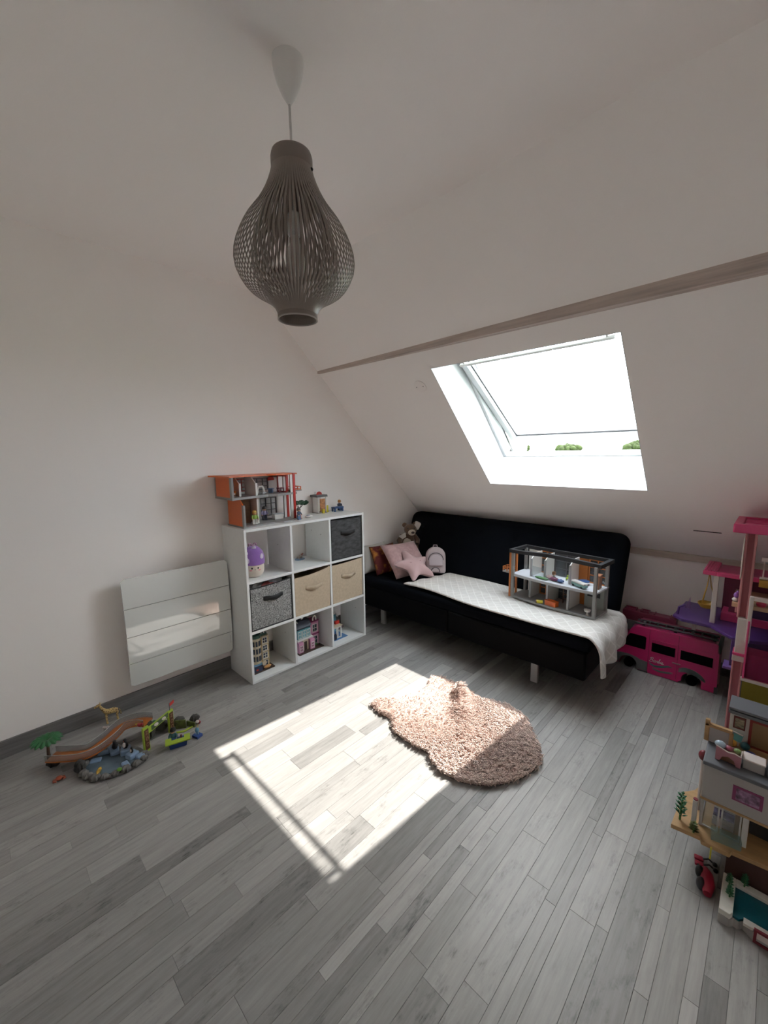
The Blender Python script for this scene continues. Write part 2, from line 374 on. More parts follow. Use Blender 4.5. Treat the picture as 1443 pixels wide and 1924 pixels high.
def piece(mb, pc, h):
    g = .0003; x0, x1, y0, y1 = pc[0]+g, pc[1]-g, pc[2]+g, pc[3]-g
    c = .0005
    mb.add([(x0+c, y0+c, h), (x1-c, y0+c, h), (x1-c, y1-c, h), (x0+c, y1-c, h), (x0, y0, h-c), (x1, y0, h-c), (x1, y1, h-c), (x0, y1, h-c), (x0, y0, -.0034), (x1, y0, -.0034), (x1, y1, -.0034), (x0, y1, -.0034)],
           [(0,1,2,3)]+[(i, 4+i, 4+(i+1) % 4, (i+1) % 4) for i in range(4)]+[(4+i, 8+i, 8+(i+1) % 4, 4+(i+1) % 4) for i in range(4)])
def attrs(me, tones, seeds):
    for nm, vals in (('tone', tones), ('seed', seeds)):
        a_ = me.attributes.new(nm, 'FLOAT', 'POINT'); a_.data.foreach_set('value', vals)
rest = MB(); rt = []; rs = []
for i, pc in enumerate(pieces):
    if i < 296 and vis(pc) > 0:
        mb = MB(); piece(mb, pc, rng.uniform(-.0004, 0)); me = mb.mesh('plank', fl_m, 0); attrs(me, [pc[4]]*12, [pc[5]]*12); link('plank', me, floor)
    else:
        piece(rest, pc, rng.uniform(-.0004, 0)); rt += [pc[4]]*12; rs += [pc[5]]*12
me = rest.mesh('plank_remainder', fl_m, 0); attrs(me, rt, rs); o = link('plank_remainder', me, floor); o['kind'] = 'stuff'

# ---- outside: lawn and tree tops seen in the gap under the sash
M_leaf = mat('tree_foliage', (.028, .04, .014), .9, spec=.1, noise=(1.6, .5))
struct(MB().box(-140, 140, 6, 220, -3.2, -3.0).build('ground_outside', mat('meadow_grass', (.12, .19, .06), .95, noise=(.2, .3)), smooth=0))
def crown(mb, c, r, n, seed, up=1.0):
    g = random.Random(seed)
    for k in range(n):
        a = g.uniform(0, 6.28); q = g.random()**.5*r*.8; zz = g.uniform(-.5, .8)*r*up*(1-.5*(q/r)); s_ = r*g.uniform(.16, .34)
        mb.ell((c[0]+q*math.cos(a), c[1]+q*math.sin(a), c[2]+zz), (s_, s_, s_*.8), 7, 5, (g.random(), g.random(), 0))
    return mb
M_bark = mat('tree_bark', (.08, .06, .045), .9)
for nm, lab, c, r in (('leafy_tree', 'round leafy tree top in the window gap, nearer the middle of the window', (-19.1, 60, 1.3), 1.75), ('leafy_tree', 'round leafy tree top at the right end of the window gap', (-10.5, 60, 1.2), 1.9)):
    tr = T(nm, lab, 'tree', (c[0], c[1], -3.0), group='trees beyond the window')
    MB().tube([(0, 0, 0), (.1, 0, 2), (0, 0, c[2]+3.2)], [.22, .16, .05], 8).build('trunk', M_bark, tr)
    crown(MB(), (0, 0, c[2]+3.0), r, 150, int(abs(c[0])*7)).build('crown', M_leaf, tr)
tr = T('conifer', 'small pointed dark tree at the left end of the window gap', 'tree', (-24.9, 60, -3.0), group='trees beyond the window')
MB().tube([(0, 0, 0), (0, 0, 5.2)], [.14, .03], 8).build('trunk', M_bark, tr)
mb = MB(); g = random.Random(3)
for k in range(70):
    h = g.random(); a = g.uniform(0, 6.28); q = (1-h)*.75*g.uniform(.4, 1); mb.ell((q*math.cos(a), q*math.sin(a), 1.4+h*4.2), (.22, .22, .13), 6, 4)
mb.build('crown', M_leaf, tr)
# ------------------------------------------------------------------ pendant lamp
M_cord = mat('grey_cord', (.55, .53, .51), .6); M_rose = mat('white_ceiling_rose', (.74, .73, .71), .4)
M_strip = mat('taupe_plastic_strip', (.235, .198, .172), .45); M_band = mat('taupe_shade_band', (.205, .172, .15), .5)
lamp = T('pendant_lamp', 'taupe onion-shaped pendant lamp of curved strips hanging from the ceiling', 'lamp', (1.594, .776, CEIL))
MB().lathe([(0, -.112), (.006, -.112), (.02, -.09), (.034, -.06), (.042, -.03), (.045, -.006), (.045, 0)], 32).build('ceiling_rose', M_rose, lamp)
MB().tube([(0, 0, -.11), (.001, 0, -.18), (0, 0, -.40)], .0035, 8).build('cord', M_cord, lamp)
prof = [(-.242, .057), (-.277, .0595), (-.302, .0645), (-.346, .082), (-.389, .107), (-.432, .139), (-.475, .162), (-.519, .177), (-.562, .176), (-.605, .153), (-.627, .128), (-.648, .091), (-.67, .067), (-.692, .059), (-.70, .0585)]
sm = catmull([(r, z, 0) for z, r in prof], 2, False)
def strip_mesh(scale, twist, w, off):
    mb = MB(); L = []
    for i, p in enumerate(sm):
        k = i/(len(sm)-1); r0 = p.x; base = .0575
        r = base+(r0-base)*scale+off; a = twist*math.sin(math.pi*(k-.5)); z = p.y
        rad = Vector((math.cos(a), math.sin(a), 0)); tan = Vector((-math.sin(a), math.cos(a), 0))
        L += [rad*r+tan*w/2+Vector((0,0,z)), rad*r-tan*w/2+Vector((0,0,z)), rad*(r-.0009)-tan*w/2+Vector((0,0,z)), rad*(r-.0009)+tan*w/2+Vector((0,0,z))]
    n = len(sm); mb.add(L, [(i*4+j, i*4+(j+1) % 4, i*4+4+(j+1) % 4, i*4+4+j) for i in range(n-1) for j in range(4)]+[(3,2,1,0), tuple((n-1)*4+j for j in range(4))])
    return mb.mesh('shade_strip', M_strip, 50)
me_o = strip_mesh(1.0, .03, .0048, .0); me_i = strip_mesh(.60, -.02, .0052, -.0022)
for k in range(76): link('shade_strip', me_o, lamp, rot=(0, 0, 2*math.pi*k/76))
for k in range(60): link('shade_strip', me_i, lamp, rot=(0, 0, 2*math.pi*(k+.5)/60))
MB().lathe([(.0, -.2415), (.045, -.2415), (.0585, -.246), (.0605, -.255), (.0605, -.285), (.0585, -.285), (.0585, -.256), (.0, -.2435)], 40).build('top_band', M_band, lamp)
MB().lathe([(.060, -.668), (.0605, -.702), (.0575, -.702), (.0575, -.668)], 40, closed=True).build('bottom_band', M_band, lamp)
MB().lathe([(.0607, -.6995), (.0607, -.703), (.057, -.703), (.057, -.6995)], 40, closed=True).build('rim', mat('pale_rim', (.35, .32, .29), .5), lamp)
MB().lathe([(0, -.40), (.016, -.40), (.02, -.41), (.02, -.46), (.014, -.465), (0, -.465)], 20).build('lamp_socket', M_white, lamp)
MB().lathe([(.013, -.462), (.014, -.48), (.026, -.51), (.03, -.535), (.026, -.56), (.014, -.572), (0, -.575)], 20).build('bulb', mat('frosted_bulb', (.8, .8, .78), .3), lamp)
MB().ell((.055, .03, -.292), .005, 8, 6).build('cord_knob', M_dark, lamp)

# ------------------------------------------------------------------ wall heater
M_heat = mat('glossy_white_enamel', (.72, .73, .70), .06, coat=2.3); M_heatb = mat('heater_casing', (.62, .62, .6), .4)
ht = T('panel_heater', 'glossy white electric panel heater with three grooves on the left wall', 'heater', (0, .868, .168))
HW, HH = .62, .645
def hx(z): q = (z-.30)/.36; return .102-.020*q*q
cuts = [0, .142, .304, .471, HH]
for i in range(4):
    a, b_ = cuts[i]+(.0016 if i else 0), cuts[i+1]-(.0016 if i < 3 else 0)
    def fn(u, v, a=a, b_=b_, back=0.):
        z = a+(b_-a)*v; hw = HW/2; r = .018
        for e_ in ((z-(HH-r))/r, ((r*.3)-z)/(r*.3)):
            if e_ > 0: hw -= r*(1-math.sqrt(max(0, 1-e_*e_)))
        return (hx(z)-back, -hw+2*hw*u, z)
    mb = MB().sheet(fn, 4, 12); k = len(mb.v); mb.sheet(lambda u, v: fn(1-u, v, back=.012), 4, 12)
    nu, nv = 4, 12
    for j in range(nv):
        mb.f.append((j*5, j*5+5, k+(j+1)*5+4, k+j*5+4)); mb.f.append((j*5+4, k+j*5, k+(j+1)*5, (j+1)*5+4))
    for u in range(nu):
        mb.f.append((u+1, u, k+4-u, k+3-u)); q = nv*5; mb.f.append((q+u, q+u+1, k+q+3-u, k+q+4-u))
    mb.build('front_panel', M_heat, ht, smooth=30)
MB().box(.03, .066, -HW/2+.018, HW/2-.018, .02, HH-.022).build('casing', M_heatb, ht, smooth=0, bevel=.008)
MB().box(.062, .083, -HW/2+.03, HW/2-.03, .035, HH-.04).build('heating_core', mat('dark_heater_core', (.08, .08, .08), .6), ht, smooth=0)
for y in (-.2, .2): MB().box(0, .032, y-.02, y+.02, .1, .55).build('bracket', M_heatb, ht, smooth=0)
b = MB()
for k, w in enumerate((.006, .004, .005, .003, .006, .004, .005, .004)): b.box(hx(.07+k*.007)-.0005, hx(.07+k*.007)+.0004, HW/2-.016, HW/2-.016+w, .066+k*.007, .070+k*.007)
b.build('printed_mark', mat('grey_print', (.35, .35, .34), .5), ht, smooth=0)

# ------------------------------------------------------------------ cube shelf
M_mel = mat('white_melamine', (.74, .75, .74), .38, noise=(40, .02))
SX, SY, SW, SH, PT = .325, 1.190, 1.030, 1.040, .017
sh = T('cube_shelf', 'white nine-cube open shelf unit standing against the left wall', 'shelf', (0, SY, 0))
CW = (SW-4*PT)/3; XB = .018
cy = lambda c: PT+c*(CW+PT); RH = (SH-4*PT)/3; rz = lambda r: PT+r*(RH+PT)
for y in (0, SW-PT): MB().box(XB, SX, y, y+PT, 0, SH).build('side_panel', M_mel, sh, smooth=0, bevel=.001, seg=1)
for k in range(4): MB().box(XB, SX-(.001 if 0 < k < 3 else 0), PT, SW-PT, k*(RH+PT), k*(RH+PT)+PT).build('shelf_board', M_mel, sh, smooth=0, bevel=.001, seg=1)
for r in range(3):
    for c in (1, 2): MB().box(XB, SX-.001, cy(c)-PT, cy(c), rz(r), rz(r)+RH).build('divider', M_mel, sh, smooth=0, bevel=.001, seg=1)
M_hole = mat('peg_hole', (.25, .25, .25), .8)
for (y, x, z) in ((cy(0)+CW-.0006, .16, rz(2)+.17), (cy(1)+CW-.0006, .10, rz(2)+.22), (cy(1)+CW-.0006, .22, rz(2)+.2), (cy(0)+CW-.0006, .2, rz(0)+.2), (cy(2)+CW-.0006, .22, rz(0)+.2)):
    MB().cyl((x, y, z), (x, y+.001, z), .004, n=10).build('peg_hole', M_hole, sh, smooth=0)

# storage bins
M_bg = mat('beige_canvas', (.50, .405, .295), .9, noise=(60, .08), bump=(700, .25)); M_ch = mat('charcoal_canvas', (.05, .051, .053), .8, noise=(45, .6, (1, .5, 1.4)), bump=(500, .4))
M_he = mat('heather_grey_canvas', (.25, .25, .245), .9, noise=(170, .95), bump=(300, .3)); M_blk = mat('black_webbing', (.006, .006, .007), .7)
def bin_(label, col, row, m, mh, hz, sag, depth=.29, tilt=0., lift=.0, rim=None, lip=0., style='strap'):
    w = CW-.012; h = RH-.012-lift; x0 = SX-.008-depth
    t = T('storage_bin', label, 'storage bin', (x0, SY+cy(col)+CW/2, rz(row)+.001), group='fabric bins in the cube shelf')
    d = depth
    mb = MB(); th = .005
    mb.box(0, d, -w/2, w/2, 0, th); mb.box(0, th, -w/2, w/2, th, h); mb.box(th, d-th, -w/2, -w/2+th, th, h-lip*.5); mb.box(th, d-th, w/2-th, w/2, th, h)
    mb.build('body', m, t, smooth=0)
    def fr(u, v, off=0.):
        y = -w/2+w*u; top = h-lip*(1-u)-sag*4*u*(1-u); z = top*v
        bul = .006*math.sin(math.pi*u)*math.sin(math.pi*v)+tilt*v*u
        return (d+bul-off, y, z)
    mb = MB().sheet(fr, 12, 12); mb.sheet(lambda u, v: fr(1-u, v, .005), 12, 12); k = 169
    for i in range(12):
        mb.f.append((i+1, i, k+12-i, k+11-i)); q = 156; mb.f.append((q+i, q+i+1, k+q+11-i, k+q+12-i))
        mb.f.append((i*13, i*13+13, k+(i+1)*13+12, k+i*13+12)); mb.f.append((i*13+12, k+i*13, k+(i+1)*13, (i+1)*13+12))
    mb.build('front_panel', m, t)
    if rim is not None:
        pts = [fr(u/12, 1) for u in range(13)]; MB().tube(pts, .004, 6).build('rim_piping', rim, t)
        for u in (0, 1): MB().tube([fr(u, v/6) for v in range(7)], .004, 6).build('edge_piping', rim, t)
        MB().tube([fr(u/12, 0.012) for u in range(13)], .004, 6).build('edge_piping', rim, t)
    # handle: a strap that bows out of the front
    hw = w*.24; yc = w*.03 if style == 'strap' else w*.02
    def hs(u, v): y = yc-hw+2*hw*u; q = fr((y+w/2)/w, hz/h); return (q[0]+.002+.020*math.sin(math.pi*u)**2, y, hz+(v-.5)*.026-.008*math.sin(math.pi*u)*(1 if v < .5 else .3))
    mb = MB().sheet(hs, 10, 1); mb.sheet(lambda u, v: tuple(Vector(hs(1-u, v))-Vector((.0025, 0, 0))), 10, 1)
    o = mb.build('handle', mh, t); sd = o.modifiers.new('s', 'SOLIDIFY'); sd.thickness = .002
    return t
bin_('charcoal fabric bin with black strap in the top right cube', 2, 2, M_ch, M_blk, .205, .004, rim=M_blk)
hb = bin_('heather grey fabric bin with black strap, full to the rim, in the middle row', 0, 1, M_he, M_blk, .205, .006, rim=M_blk, lip=.012, lift=.012)
bin_('beige fabric bin with sagging top edge in the centre cube', 1, 1, M_bg, M_bg, .195, .010, lip=.030, tilt=.012, style='slit')
bin_('beige fabric bin in the right cube of the middle row, below the charcoal one', 2, 1, M_bg, M_bg, .205, .004, lip=.008, style='slit')
cl = T('folded_clothes', 'crumpled white and red doll clothes filling the heather grey bin', 'clothes', (.17, SY+cy(0)+CW/2, rz(1)+.16))
def lump(seed, rx, ry, rzv): 
    g = random.Random(seed); mb = MB(); mb.ell((0, 0, 0), (rx, ry, rzv), 20, 12)
    mb.v = [(x*(1+.15*math.sin(9*y/ry+seed)), y*(1+.12*math.sin(7*z/rzv+seed*2)), z*(1+.2*math.sin(8*x/rx+5*y/ry+seed))) for x, y, z in mb.v]; return mb
for k, (dx, dy, dz, c) in enumerate(((.06, -.06, .10, (.6, .6, .6)), (.05, .07, .11, (.55, .56, .6)), (.09, .0, .10, (.3, .08, .07)))):
    lump(k+1, .05, .07, .028).xf(Matrix.Translation((dx, dy, dz))).build('garment', mat('garment_%d' % k, c, .9), cl)
MB().box(-.12, .10, -.14, .14, -.155, .085).build('lower_pile', mat('grey_pile', (.25, .25, .26), .9), cl, bevel=.02)

# purple mushroom plush
pl = T('mushroom_plush', 'plush mushroom toy with purple spotted cap and smiling cream face', 'plush toy', (.215, 1.302, rz(2)+.001), rz=-.35)
M_cream = mat('cream_plush', (.66, .58, .49), .95, sheen=.4, bump=(400, .3)); M_pur = mat('purple_plush', (.26, .13, .40), .95, sheen=.4, bump=(300, .5)); M_lil = mat('pale_lilac_plush', (.62, .52, .66), .95, sheen=.3)
MB().lathe([(0, 0), (.045, .0), (.062, .015), (.070, .045), (.069, .075), (.062, .098), (0, .105)], 32).build('body', M_cream, pl)
cap = MB().lathe([(0, .082), (.060, .082), (.074, .088), (.076, .105), (.073, .135), (.062, .168), (.046, .19), (.022, .205), (0, .208)], 32).build('cap', M_pur, pl)
def onsurf(a, r, z): return (r*math.cos(a), r*math.sin(a), z)
for a, z, r, s_ in ((.75, .14, .070, .017), (-.85, .165, .062, .014), (-.7, .118, .073, .018), (2.0, .15, .068, .016), (.1, .195, .034, .016)):
    MB().ell(onsurf(a, r, z), (.006, s_, s_*1.2), 14, 8, (0, 0, a)).build('spot', M_lil, cap)
for a in (-.28, .30):
    MB().ell(onsurf(a, .0695, .068), (.003, .0058, .0062), 10, 8, (0, 0, a)).build('eye', M_dark, pl)
    MB().ell(onsurf(a*1.45, .0685, .054), (.002, .010, .006), 10, 6, (0, 0, a*1.45)).build('cheek', mat('pink_cheek', (.72, .28, .32), .9), pl)
MB().tube([onsurf(-.05+.1*k/6, .0708, .061-.004*math.sin(math.pi*k/6)) for k in range(7)], .0011, 6).build('mouth', M_dark, pl)
for s_ in (-1, 1): MB().lathe([(.008, -.004), (.014, 0), (.008, .004), (.005, 0)], 16, c=(0, s_*.016, .213), M=Matrix.Rotation(R_(90), 4, 'Y'), closed=True).build('bow_loop', mat('mauve_bow', (.38, .22, .30), .9), pl)
MB().ell((0, 0, .21), .008, 10, 8).build('bow_knot', mat('mauve_bow', (.38, .22, .30), .9), pl)

# ------------------------------------------------------------------ small toy people
M_skin = mat('toy_skin', (.62, .36, .22), .4)
def figure(name, label, loc, rz=0., s=1., shirt=(.2,.3,.2), legs=(.5,.5,.5), hair=(.05,.03,.02), skin=None, group='toy figures', sit=False, cat='toy figure'):
    t = T(name, label, cat, loc, rz, group); t.scale = (s, s, s)
    sk = M_skin if skin is None else skin; k = '%.2f%.2f%.2f'
    ms = mat('toy_cloth_'+k % shirt, shirt, .45); ml = mat('toy_legs_'+k % legs, legs, .45); mh = mat('toy_hair_'+k % hair, hair, .45)
    for y in (-.0085, .0085):
        if sit: MB().box(-.006, .028, y-.007, y+.007, .0, .013).build('leg', ml, t, bevel=.003)
        else: MB().prism([(-.007, 0), (.012, 0), (.012, .006), (.007, .009), (.007, .034), (-.007, .034)], y-.0075, y+.0075, 'y').build('leg', ml, t, bevel=.002)
    z = .012 if sit else .033
    MB().lathe([(.0, 0), (.012, 0), (.0125, .006), (.011, .02), (.008, .026), (0, .027)], 14, c=(0, 0, z), M=Matrix.Diagonal((.8, 1.15, 1, 1))).build('torso', ms, t)
    for sgn in (-1, 1):
        a = MB().tube([(0, sgn*.012, z+.024), (.004, sgn*.018, z+.012), (.012, sgn*.018, z+.002)], [.0045, .0045, .004], 8).build('arm', ms, t)
        MB().ell((.014, sgn*.018, z), .0042, 8, 6).build('hand', sk, a)
    hd = MB().lathe([(0, 0), (.009, .001), (.0125, .008), (.0125, .016), (.008, .023), (0, .024)], 16, c=(0, 0, z+.027)).build('head', sk, t)
    for sgn in (-1, 1): MB().ell((.0122, sgn*.0045, z+.040), (.001, .0015, .0018), 6, 5).build('eye', M_dark, hd)
    mb = MB().lathe([(.0135, .010), (.0143, .017), (.011, .025), (.004, .0285), (0, .0285)], 16, c=(-.001, 0, z+.027)); mb.ell((-.007, 0, z+.038), (.008, .0125, .012), 10, 8); mb.build('hair', mh, hd)
    return t

# ------------------------------------------------------------------ orange toy house on the shelf
Z0 = SH+.0005
M_or = mat('orange_plastic', (.62, .12, .02), .35); M_tg = mat('grey_plastic', (.27, .265, .255), .45); M_tgd = mat('dark_grey_plastic', (.09, .09, .095), .45)
M_tw = mat('white_toy_plastic', (.72, .70, .66), .35); M_red = mat('red_plastic', (.48, .03, .02), .35); M_clear = glass_mat('clear_toy_plastic', (.9, .93, .94), .06, .05, .08, (.7, .75, .78))
hs = T('toy_house', 'orange-roofed two-storey toy house with red frame, open front, standing on the cube shelf', 'toy house', (0, 0, Z0))
P1, P2 = .185, .20   # first slab
mb = MB().prism([(.06, 1.215), (.285, 1.215), (.235, 1.47), (.27, 1.52), (.25, 1.60), (.19, 1.68), (.06, 1.68)], 0, .010); mb.build('base_plate', M_tg, hs, smooth=0)
mb = MB().prism([(.03, 1.155), (.275, 1.155), (.245, 1.30), (.215, 1.44), (.235, 1.50), (.20, 1.68), (.03, 1.68)], P1, P2); mb.build('upper_floor', M_tg, hs, smooth=0)
MB().prism([(.07, .010), (.275, .010), (.275, .15), (.235, .184), (.07, .184)], 1.219, 1.227, 'y').build('side_wall', M_or, hs, smooth=0)
MB().box(.263, .287, 1.217, 1.231, .010, .15).build('corner_post', M_tg, hs, smooth=0, bevel=.002)
MB().box(.035, .248, 1.158, 1.166, P2, .325).build('side_wall', M_or, hs, smooth=0)
MB().box(.244, .272, 1.155, 1.17, P2, .327).build('corner_post', M_tg, hs, smooth=0, bevel=.002)
MB().box(.028, .044, 1.155, 1.17, P2, .327).build('corner_post', M_tg, hs, smooth=0, bevel=.002)
MB().prism([(.02, 1.12), (.262, 1.15), (.225, 1.30), (.205, 1.44), (.225, 1.50), (.195, 1.69), (.02, 1.69)], .327, .336).build('roof', M_or, hs, smooth=0)
for zz, zt, y0 in ((.010, P1, 1.228), (P2, .327, 1.168)):
    w = MB()
    for a, b_ in ((y0, y0+.07), (y0+.20, y0+.23), (y0+.36, 1.60)): w.box(.062, .070, a, b_, zz, zt)
    w.box(.062, .070, y0, 1.66, zt-.02, zt); w.build('back_wall', M_tw, hs, smooth=0)
    for a, b_, m_ in ((y0+.07, y0+.20, M_red), (y0+.23, y0+.36, M_tgd)):
        fr_ = MB().frame(a, b_, zz+.02, zt-.02, .006, .060, .072, 'x')
        for k in range(1, 3): fr_.box(.062, .070, a+(b_-a)*k/3-.002, a+(b_-a)*k/3+.002, zz+.02, zt-.02)
        for k in range(1, 3): fr_.box(.062, .070, a, b_, zz+.02+(zt-zz-.04)*k/3-.002, zz+.02+(zt-zz-.04)*k/3+.002)
        f_ = fr_.build('window_grid', m_, hs, smooth=0); MB().box(.065, .067, a, b_, zz+.02, zt-.02).build('pane', M_clear, f_, smooth=0)
for y, x1, zz, zt in ((1.245, .16, P2, .322), (1.345, .19, P2, .322)):
    MB().prism([(.07, zz), (x1+.03, zz), (x1+.03, zt-.04), (x1-.03, zt), (.07, zt)], y, y+.006, 'y').build('partition', M_tw, hs, smooth=0)
    MB().box(x1+.026, x1+.036, y-.003, y+.011, zz, zt-.04).build('partition_post', M_tw, hs, smooth=0)
MB().box(.07, .20, 1.36, 1.366, .01, P1).build('partition', M_tw, hs, smooth=0); MB().box(.195, .207, 1.357, 1.369, .01, P1).build('partition_post', M_tw, hs, smooth=0)
MB().box(.07, .14, 1.235, 1.34, .01, .17).build('wardrobe', mat('brown_wood_print', (.25, .17, .11), .6, noise=(8, .2, (1, 1, 6))), hs, smooth=0)
for x in (.10, .19):
    MB().box(x, x+.014, 1.625, 1.645, .010, .327).build('end_post', M_tw, hs, smooth=0)
    MB().box(x+.002, x+.018, 1.645, 1.665, .010, .336).build('end_frame', M_red, hs, smooth=0, bevel=.003)
MB().frame(.07, .19, P2, .322, .008, 1.60, 1.606, 'y').build('inner_frame', M_red, hs, smooth=0)
bal = MB().box(.10, .18, 1.668, 1.735, P2+.002, P2+.012); bal = bal.build('balcony', M_tg, hs, smooth=0)
rl = MB()
for z in (.036, .055): rl.tube([(.105, 1.668, P2+z-.02), (.105, 1.73, P2+z-.02), (.175, 1.73, P2+z-.02), (.175, 1.668, P2+z-.02)], .003, 6)
for y in (1.68, 1.705, 1.73): rl.box(.172, .178, y-.003, y+.003, P2+.012, P2+.037)
rl.build('railing', M_or, bal, smooth=0)
sg = MB().lathe([(0, 0), (.026, 0), (.026, .004), (0, .004)], 24, M=Matrix.Rotation(R_(90), 4, 'Y')); sg.v = [(x+.076, y+1.545, max(z, -.004)+.29) for x, y, z in sg.v]; sg.build('round_sign', M_red, hs, smooth=30)

def sm_thing(name, label, cat, loc, parts, rz=0., group=None, s=1.):
    """small toy made of listed parts: (part, MB, material)"""
    t = T(name, label, cat, loc, rz, group); t.scale = (s, s, s)
    for pn, mb, m in parts: mb.build(pn, m, t)
    return t
C_ = lambda n, c, r=.4: mat(n, c, r)
M_bl = C_('blue_toy', (.03, .08, .22)); M_lb = C_('light_blue_toy', (.16, .32, .5)); M_yel = C_('yellow_toy', (.6, .5, .03)); M_gn = C_('green_toy', (.06, .2, .05)); M_lime = C_('lime_toy', (.33, .46, .04)); M_brn = C_('brown_toy', (.16, .08, .04)); M_mg = C_('mid_grey_toy', (.4, .41, .42))
U = Z0+P2+.0005; G = Z0+.0105
sm_thing('toy_bed', 'tiny cream and orange cot on the upper floor of the orange house', 'toy bed', (.15, 1.205, U), [('base', MB().box(-.02, .025, -.025, .025, 0, .012), M_brn), ('mattress', MB().box(-.018, .023, -.022, .022, .012, .022), M_tw), ('headboard', MB().box(-.02, .025, .022, .027, .012, .035), C_('apricot_toy', (.7, .4, .15)))])
sm_thing('toy_scanner', 'white toy scanner arch with grey couch on the upper floor of the orange house', 'toy furniture', (.15, 1.42, U), [('arch', MB().tube([(0, -.02, 0), (0, -.024, .03), (0, -.012, .052), (0, .012, .052), (0, .024, .03), (0, .02, 0)], .008, 8), M_tw), ('couch', MB().box(-.01, .055, -.014, .014, .008, .016), M_mg), ('foot', MB().box(.0, .035, -.008, .008, 0, .008), M_mg)])
sm_thing('toy_crate', 'blue toy crate on the upper floor of the orange house', 'toy crate', (.13, 1.51, U), [('tub', MB().lathe([(.0, .003), (.017, .003), (.02, .03), (.022, .03), (.0195, 0), (0, 0)], 4), C_('steel_blue_toy', (.09, .16, .27))), ('lid', MB().box(-.018, .018, -.018, .018, .03, .034), C_('steel_blue_toy', (.09, .16, .27)))])
sm_thing('toy_table', 'small dark red toy table at the right end of the upper floor', 'toy table', (.15, 1.575, U), [('top', MB().box(-.02, .02, -.02, .02, .028, .034), C_('dark_red_toy', (.2, .03, .05)))]+[('leg', MB().box(a-.003, a+.003, b_-.003, b_+.003, 0, .028), C_('dark_red_toy', (.2, .03, .05))) for a in (-.015, .015) for b_ in (-.015, .015)])
sm_thing('toy_counter', 'white toy reception counter on the ground floor of the orange house', 'toy counter', (.13, 1.555, G), [('body', MB().box(-.022, .022, -.035, .035, 0, .034), M_tw), ('top', MB().box(-.025, .025, -.038, .038, .034, .039), M_mg)])
figure('toy_person', 'blond toy figure in green top standing at the front of the orange house', (.225, 1.325, G), -.2, 1.05, (.25, .42, .06), (.65, .65, .6), (.6, .42, .1))
figure('toy_person', 'dark-haired toy figure with lilac top inside the orange house', (.105, 1.465, G), -.3, 1.1, (.25, .22, .36), (.02, .02, .03), (.03, .015, .01))
figure('toy_person', 'blue-clad toy figure standing outside the right end of the orange house', (.235, 1.665, Z0+.001), .3, 1.0, (.05, .09, .16), (.1, .18, .32), (.12, .1, .1))
# acacia, cone, toy car
tr = T('toy_tree', 'toy acacia tree with flat green crown on the cube shelf', 'toy tree', (.135, 1.735, Z0))
MB().tube([(0, 0, 0), (0, 0, .03), (.0, .012, .055), (0, .004, .075)], [.006, .004, .0035, .003], 8).build('trunk', C_('dark_trunk', (.02, .016, .012)), tr)
br = MB()
for p in ((.0, -.03, .098), (0, .045, .098), (.02, .015, .104), (-.02, .0, .1)): br.tube([(0, .006, .065), (p[0]*.5, p[1]*.55+.003, .082), p], [.003, .0022, .0015], 6)
br.build('branches', C_('dark_trunk', (.02, .016, .012)), tr)
mb = MB(); g = random.Random(5)
for k in range(46): mb.ell((g.uniform(-.03, .03), g.uniform(-.045, .06), .103+g.uniform(-.004, .012)), (.013, .014, .006), 7, 5, (g.random(), g.random(), 0))
mb.build('crown', C_('acacia_green', (.015, .065, .03)), tr)
sm_thing('toy_cone', 'small orange toy cone beside the acacia', 'toy cone', (.205, 1.70, Z0), [('base', MB().box(-.009, .009, -.009, .009, 0, .003), M_or), ('cone', MB().lathe([(.006, .003), (.005, .03), (0, .032)], 12), M_or)])
sm_thing('toy_scooter', 'small white and lilac toy car lying on the shelf front of the acacia', 'toy car', (.215, 1.765, Z0), [('shell', MB().ell((0, 0, .011), (.02, .034, .0105), 16, 8), M_tw), ('seat', MB().ell((.004, -.008, .018), (.012, .018, .006), 12, 6), C_('lilac_grey', (.38, .36, .45)))], rz=.1)
kk = T('toy_kiosk', 'small white toy kiosk with dark roof and red sign on the cube shelf', 'toy kiosk', (.055, 1.985, Z0))
MB().box(-.04, .045, -.045, .04, 0, .006).build('base', M_tg, kk, smooth=0)
for x, y in ((-.036, -.04), (-.036, .034), (.036, .034), (.036, -.04)): MB().box(x, x+.006, y, y+.006, .006, .13).build('post', M_tw, kk, smooth=0)
MB().box(-.036, -.032, -.036, .036, .006, .13).build('back_wall', M_tw, kk, smooth=0); MB().box(-.034, .038, -.041, -.037, .006, .13).build('side_wall', M_tw, kk, smooth=0)
MB().box(.034, .039, -.02, .03, .012, .115).build('poster', mat('orange_poster', (.45, .2, .08), .6, noise=(60, .5)), kk, smooth=0)
MB().prism([(-.05, .13), (.05, .13), (.042, .146), (-.042, .146)], -.055, .05, 'y').build('roof', M_tgd, kk, smooth=0)
MB().prism([(.026*math.cos(a*math.pi/12), .026*math.sin(a*math.pi/12)+.146) for a in range(13)], .0, .006, 'x').build('round_sign', M_red, kk, smooth=0)
MB().tube([(.02, -.052, .14), (.02, -.052, .175)], .0015, 6).build('aerial', M_tgd, kk)
sm_thing('toy_bin', 'small yellow toy bin in front of the kiosk', 'toy bin', (.11, 1.982, Z0), [('body', MB().box(-.008, .008, -.008, .008, 0, .03), M_yel), ('lid', MB().box(-.009, .009, -.009, .009, .03, .034), M_yel)])
sm_thing('toy_board', 'upright yellow toy board beside the kiosk', 'toy board', (.075, 2.047, Z0), [('panel', MB().box(-.004, .004, -.016, .016, .004, .055), M_yel), ('foot', MB().box(-.01, .01, -.016, .016, 0, .004), M_yel)], rz=.4)
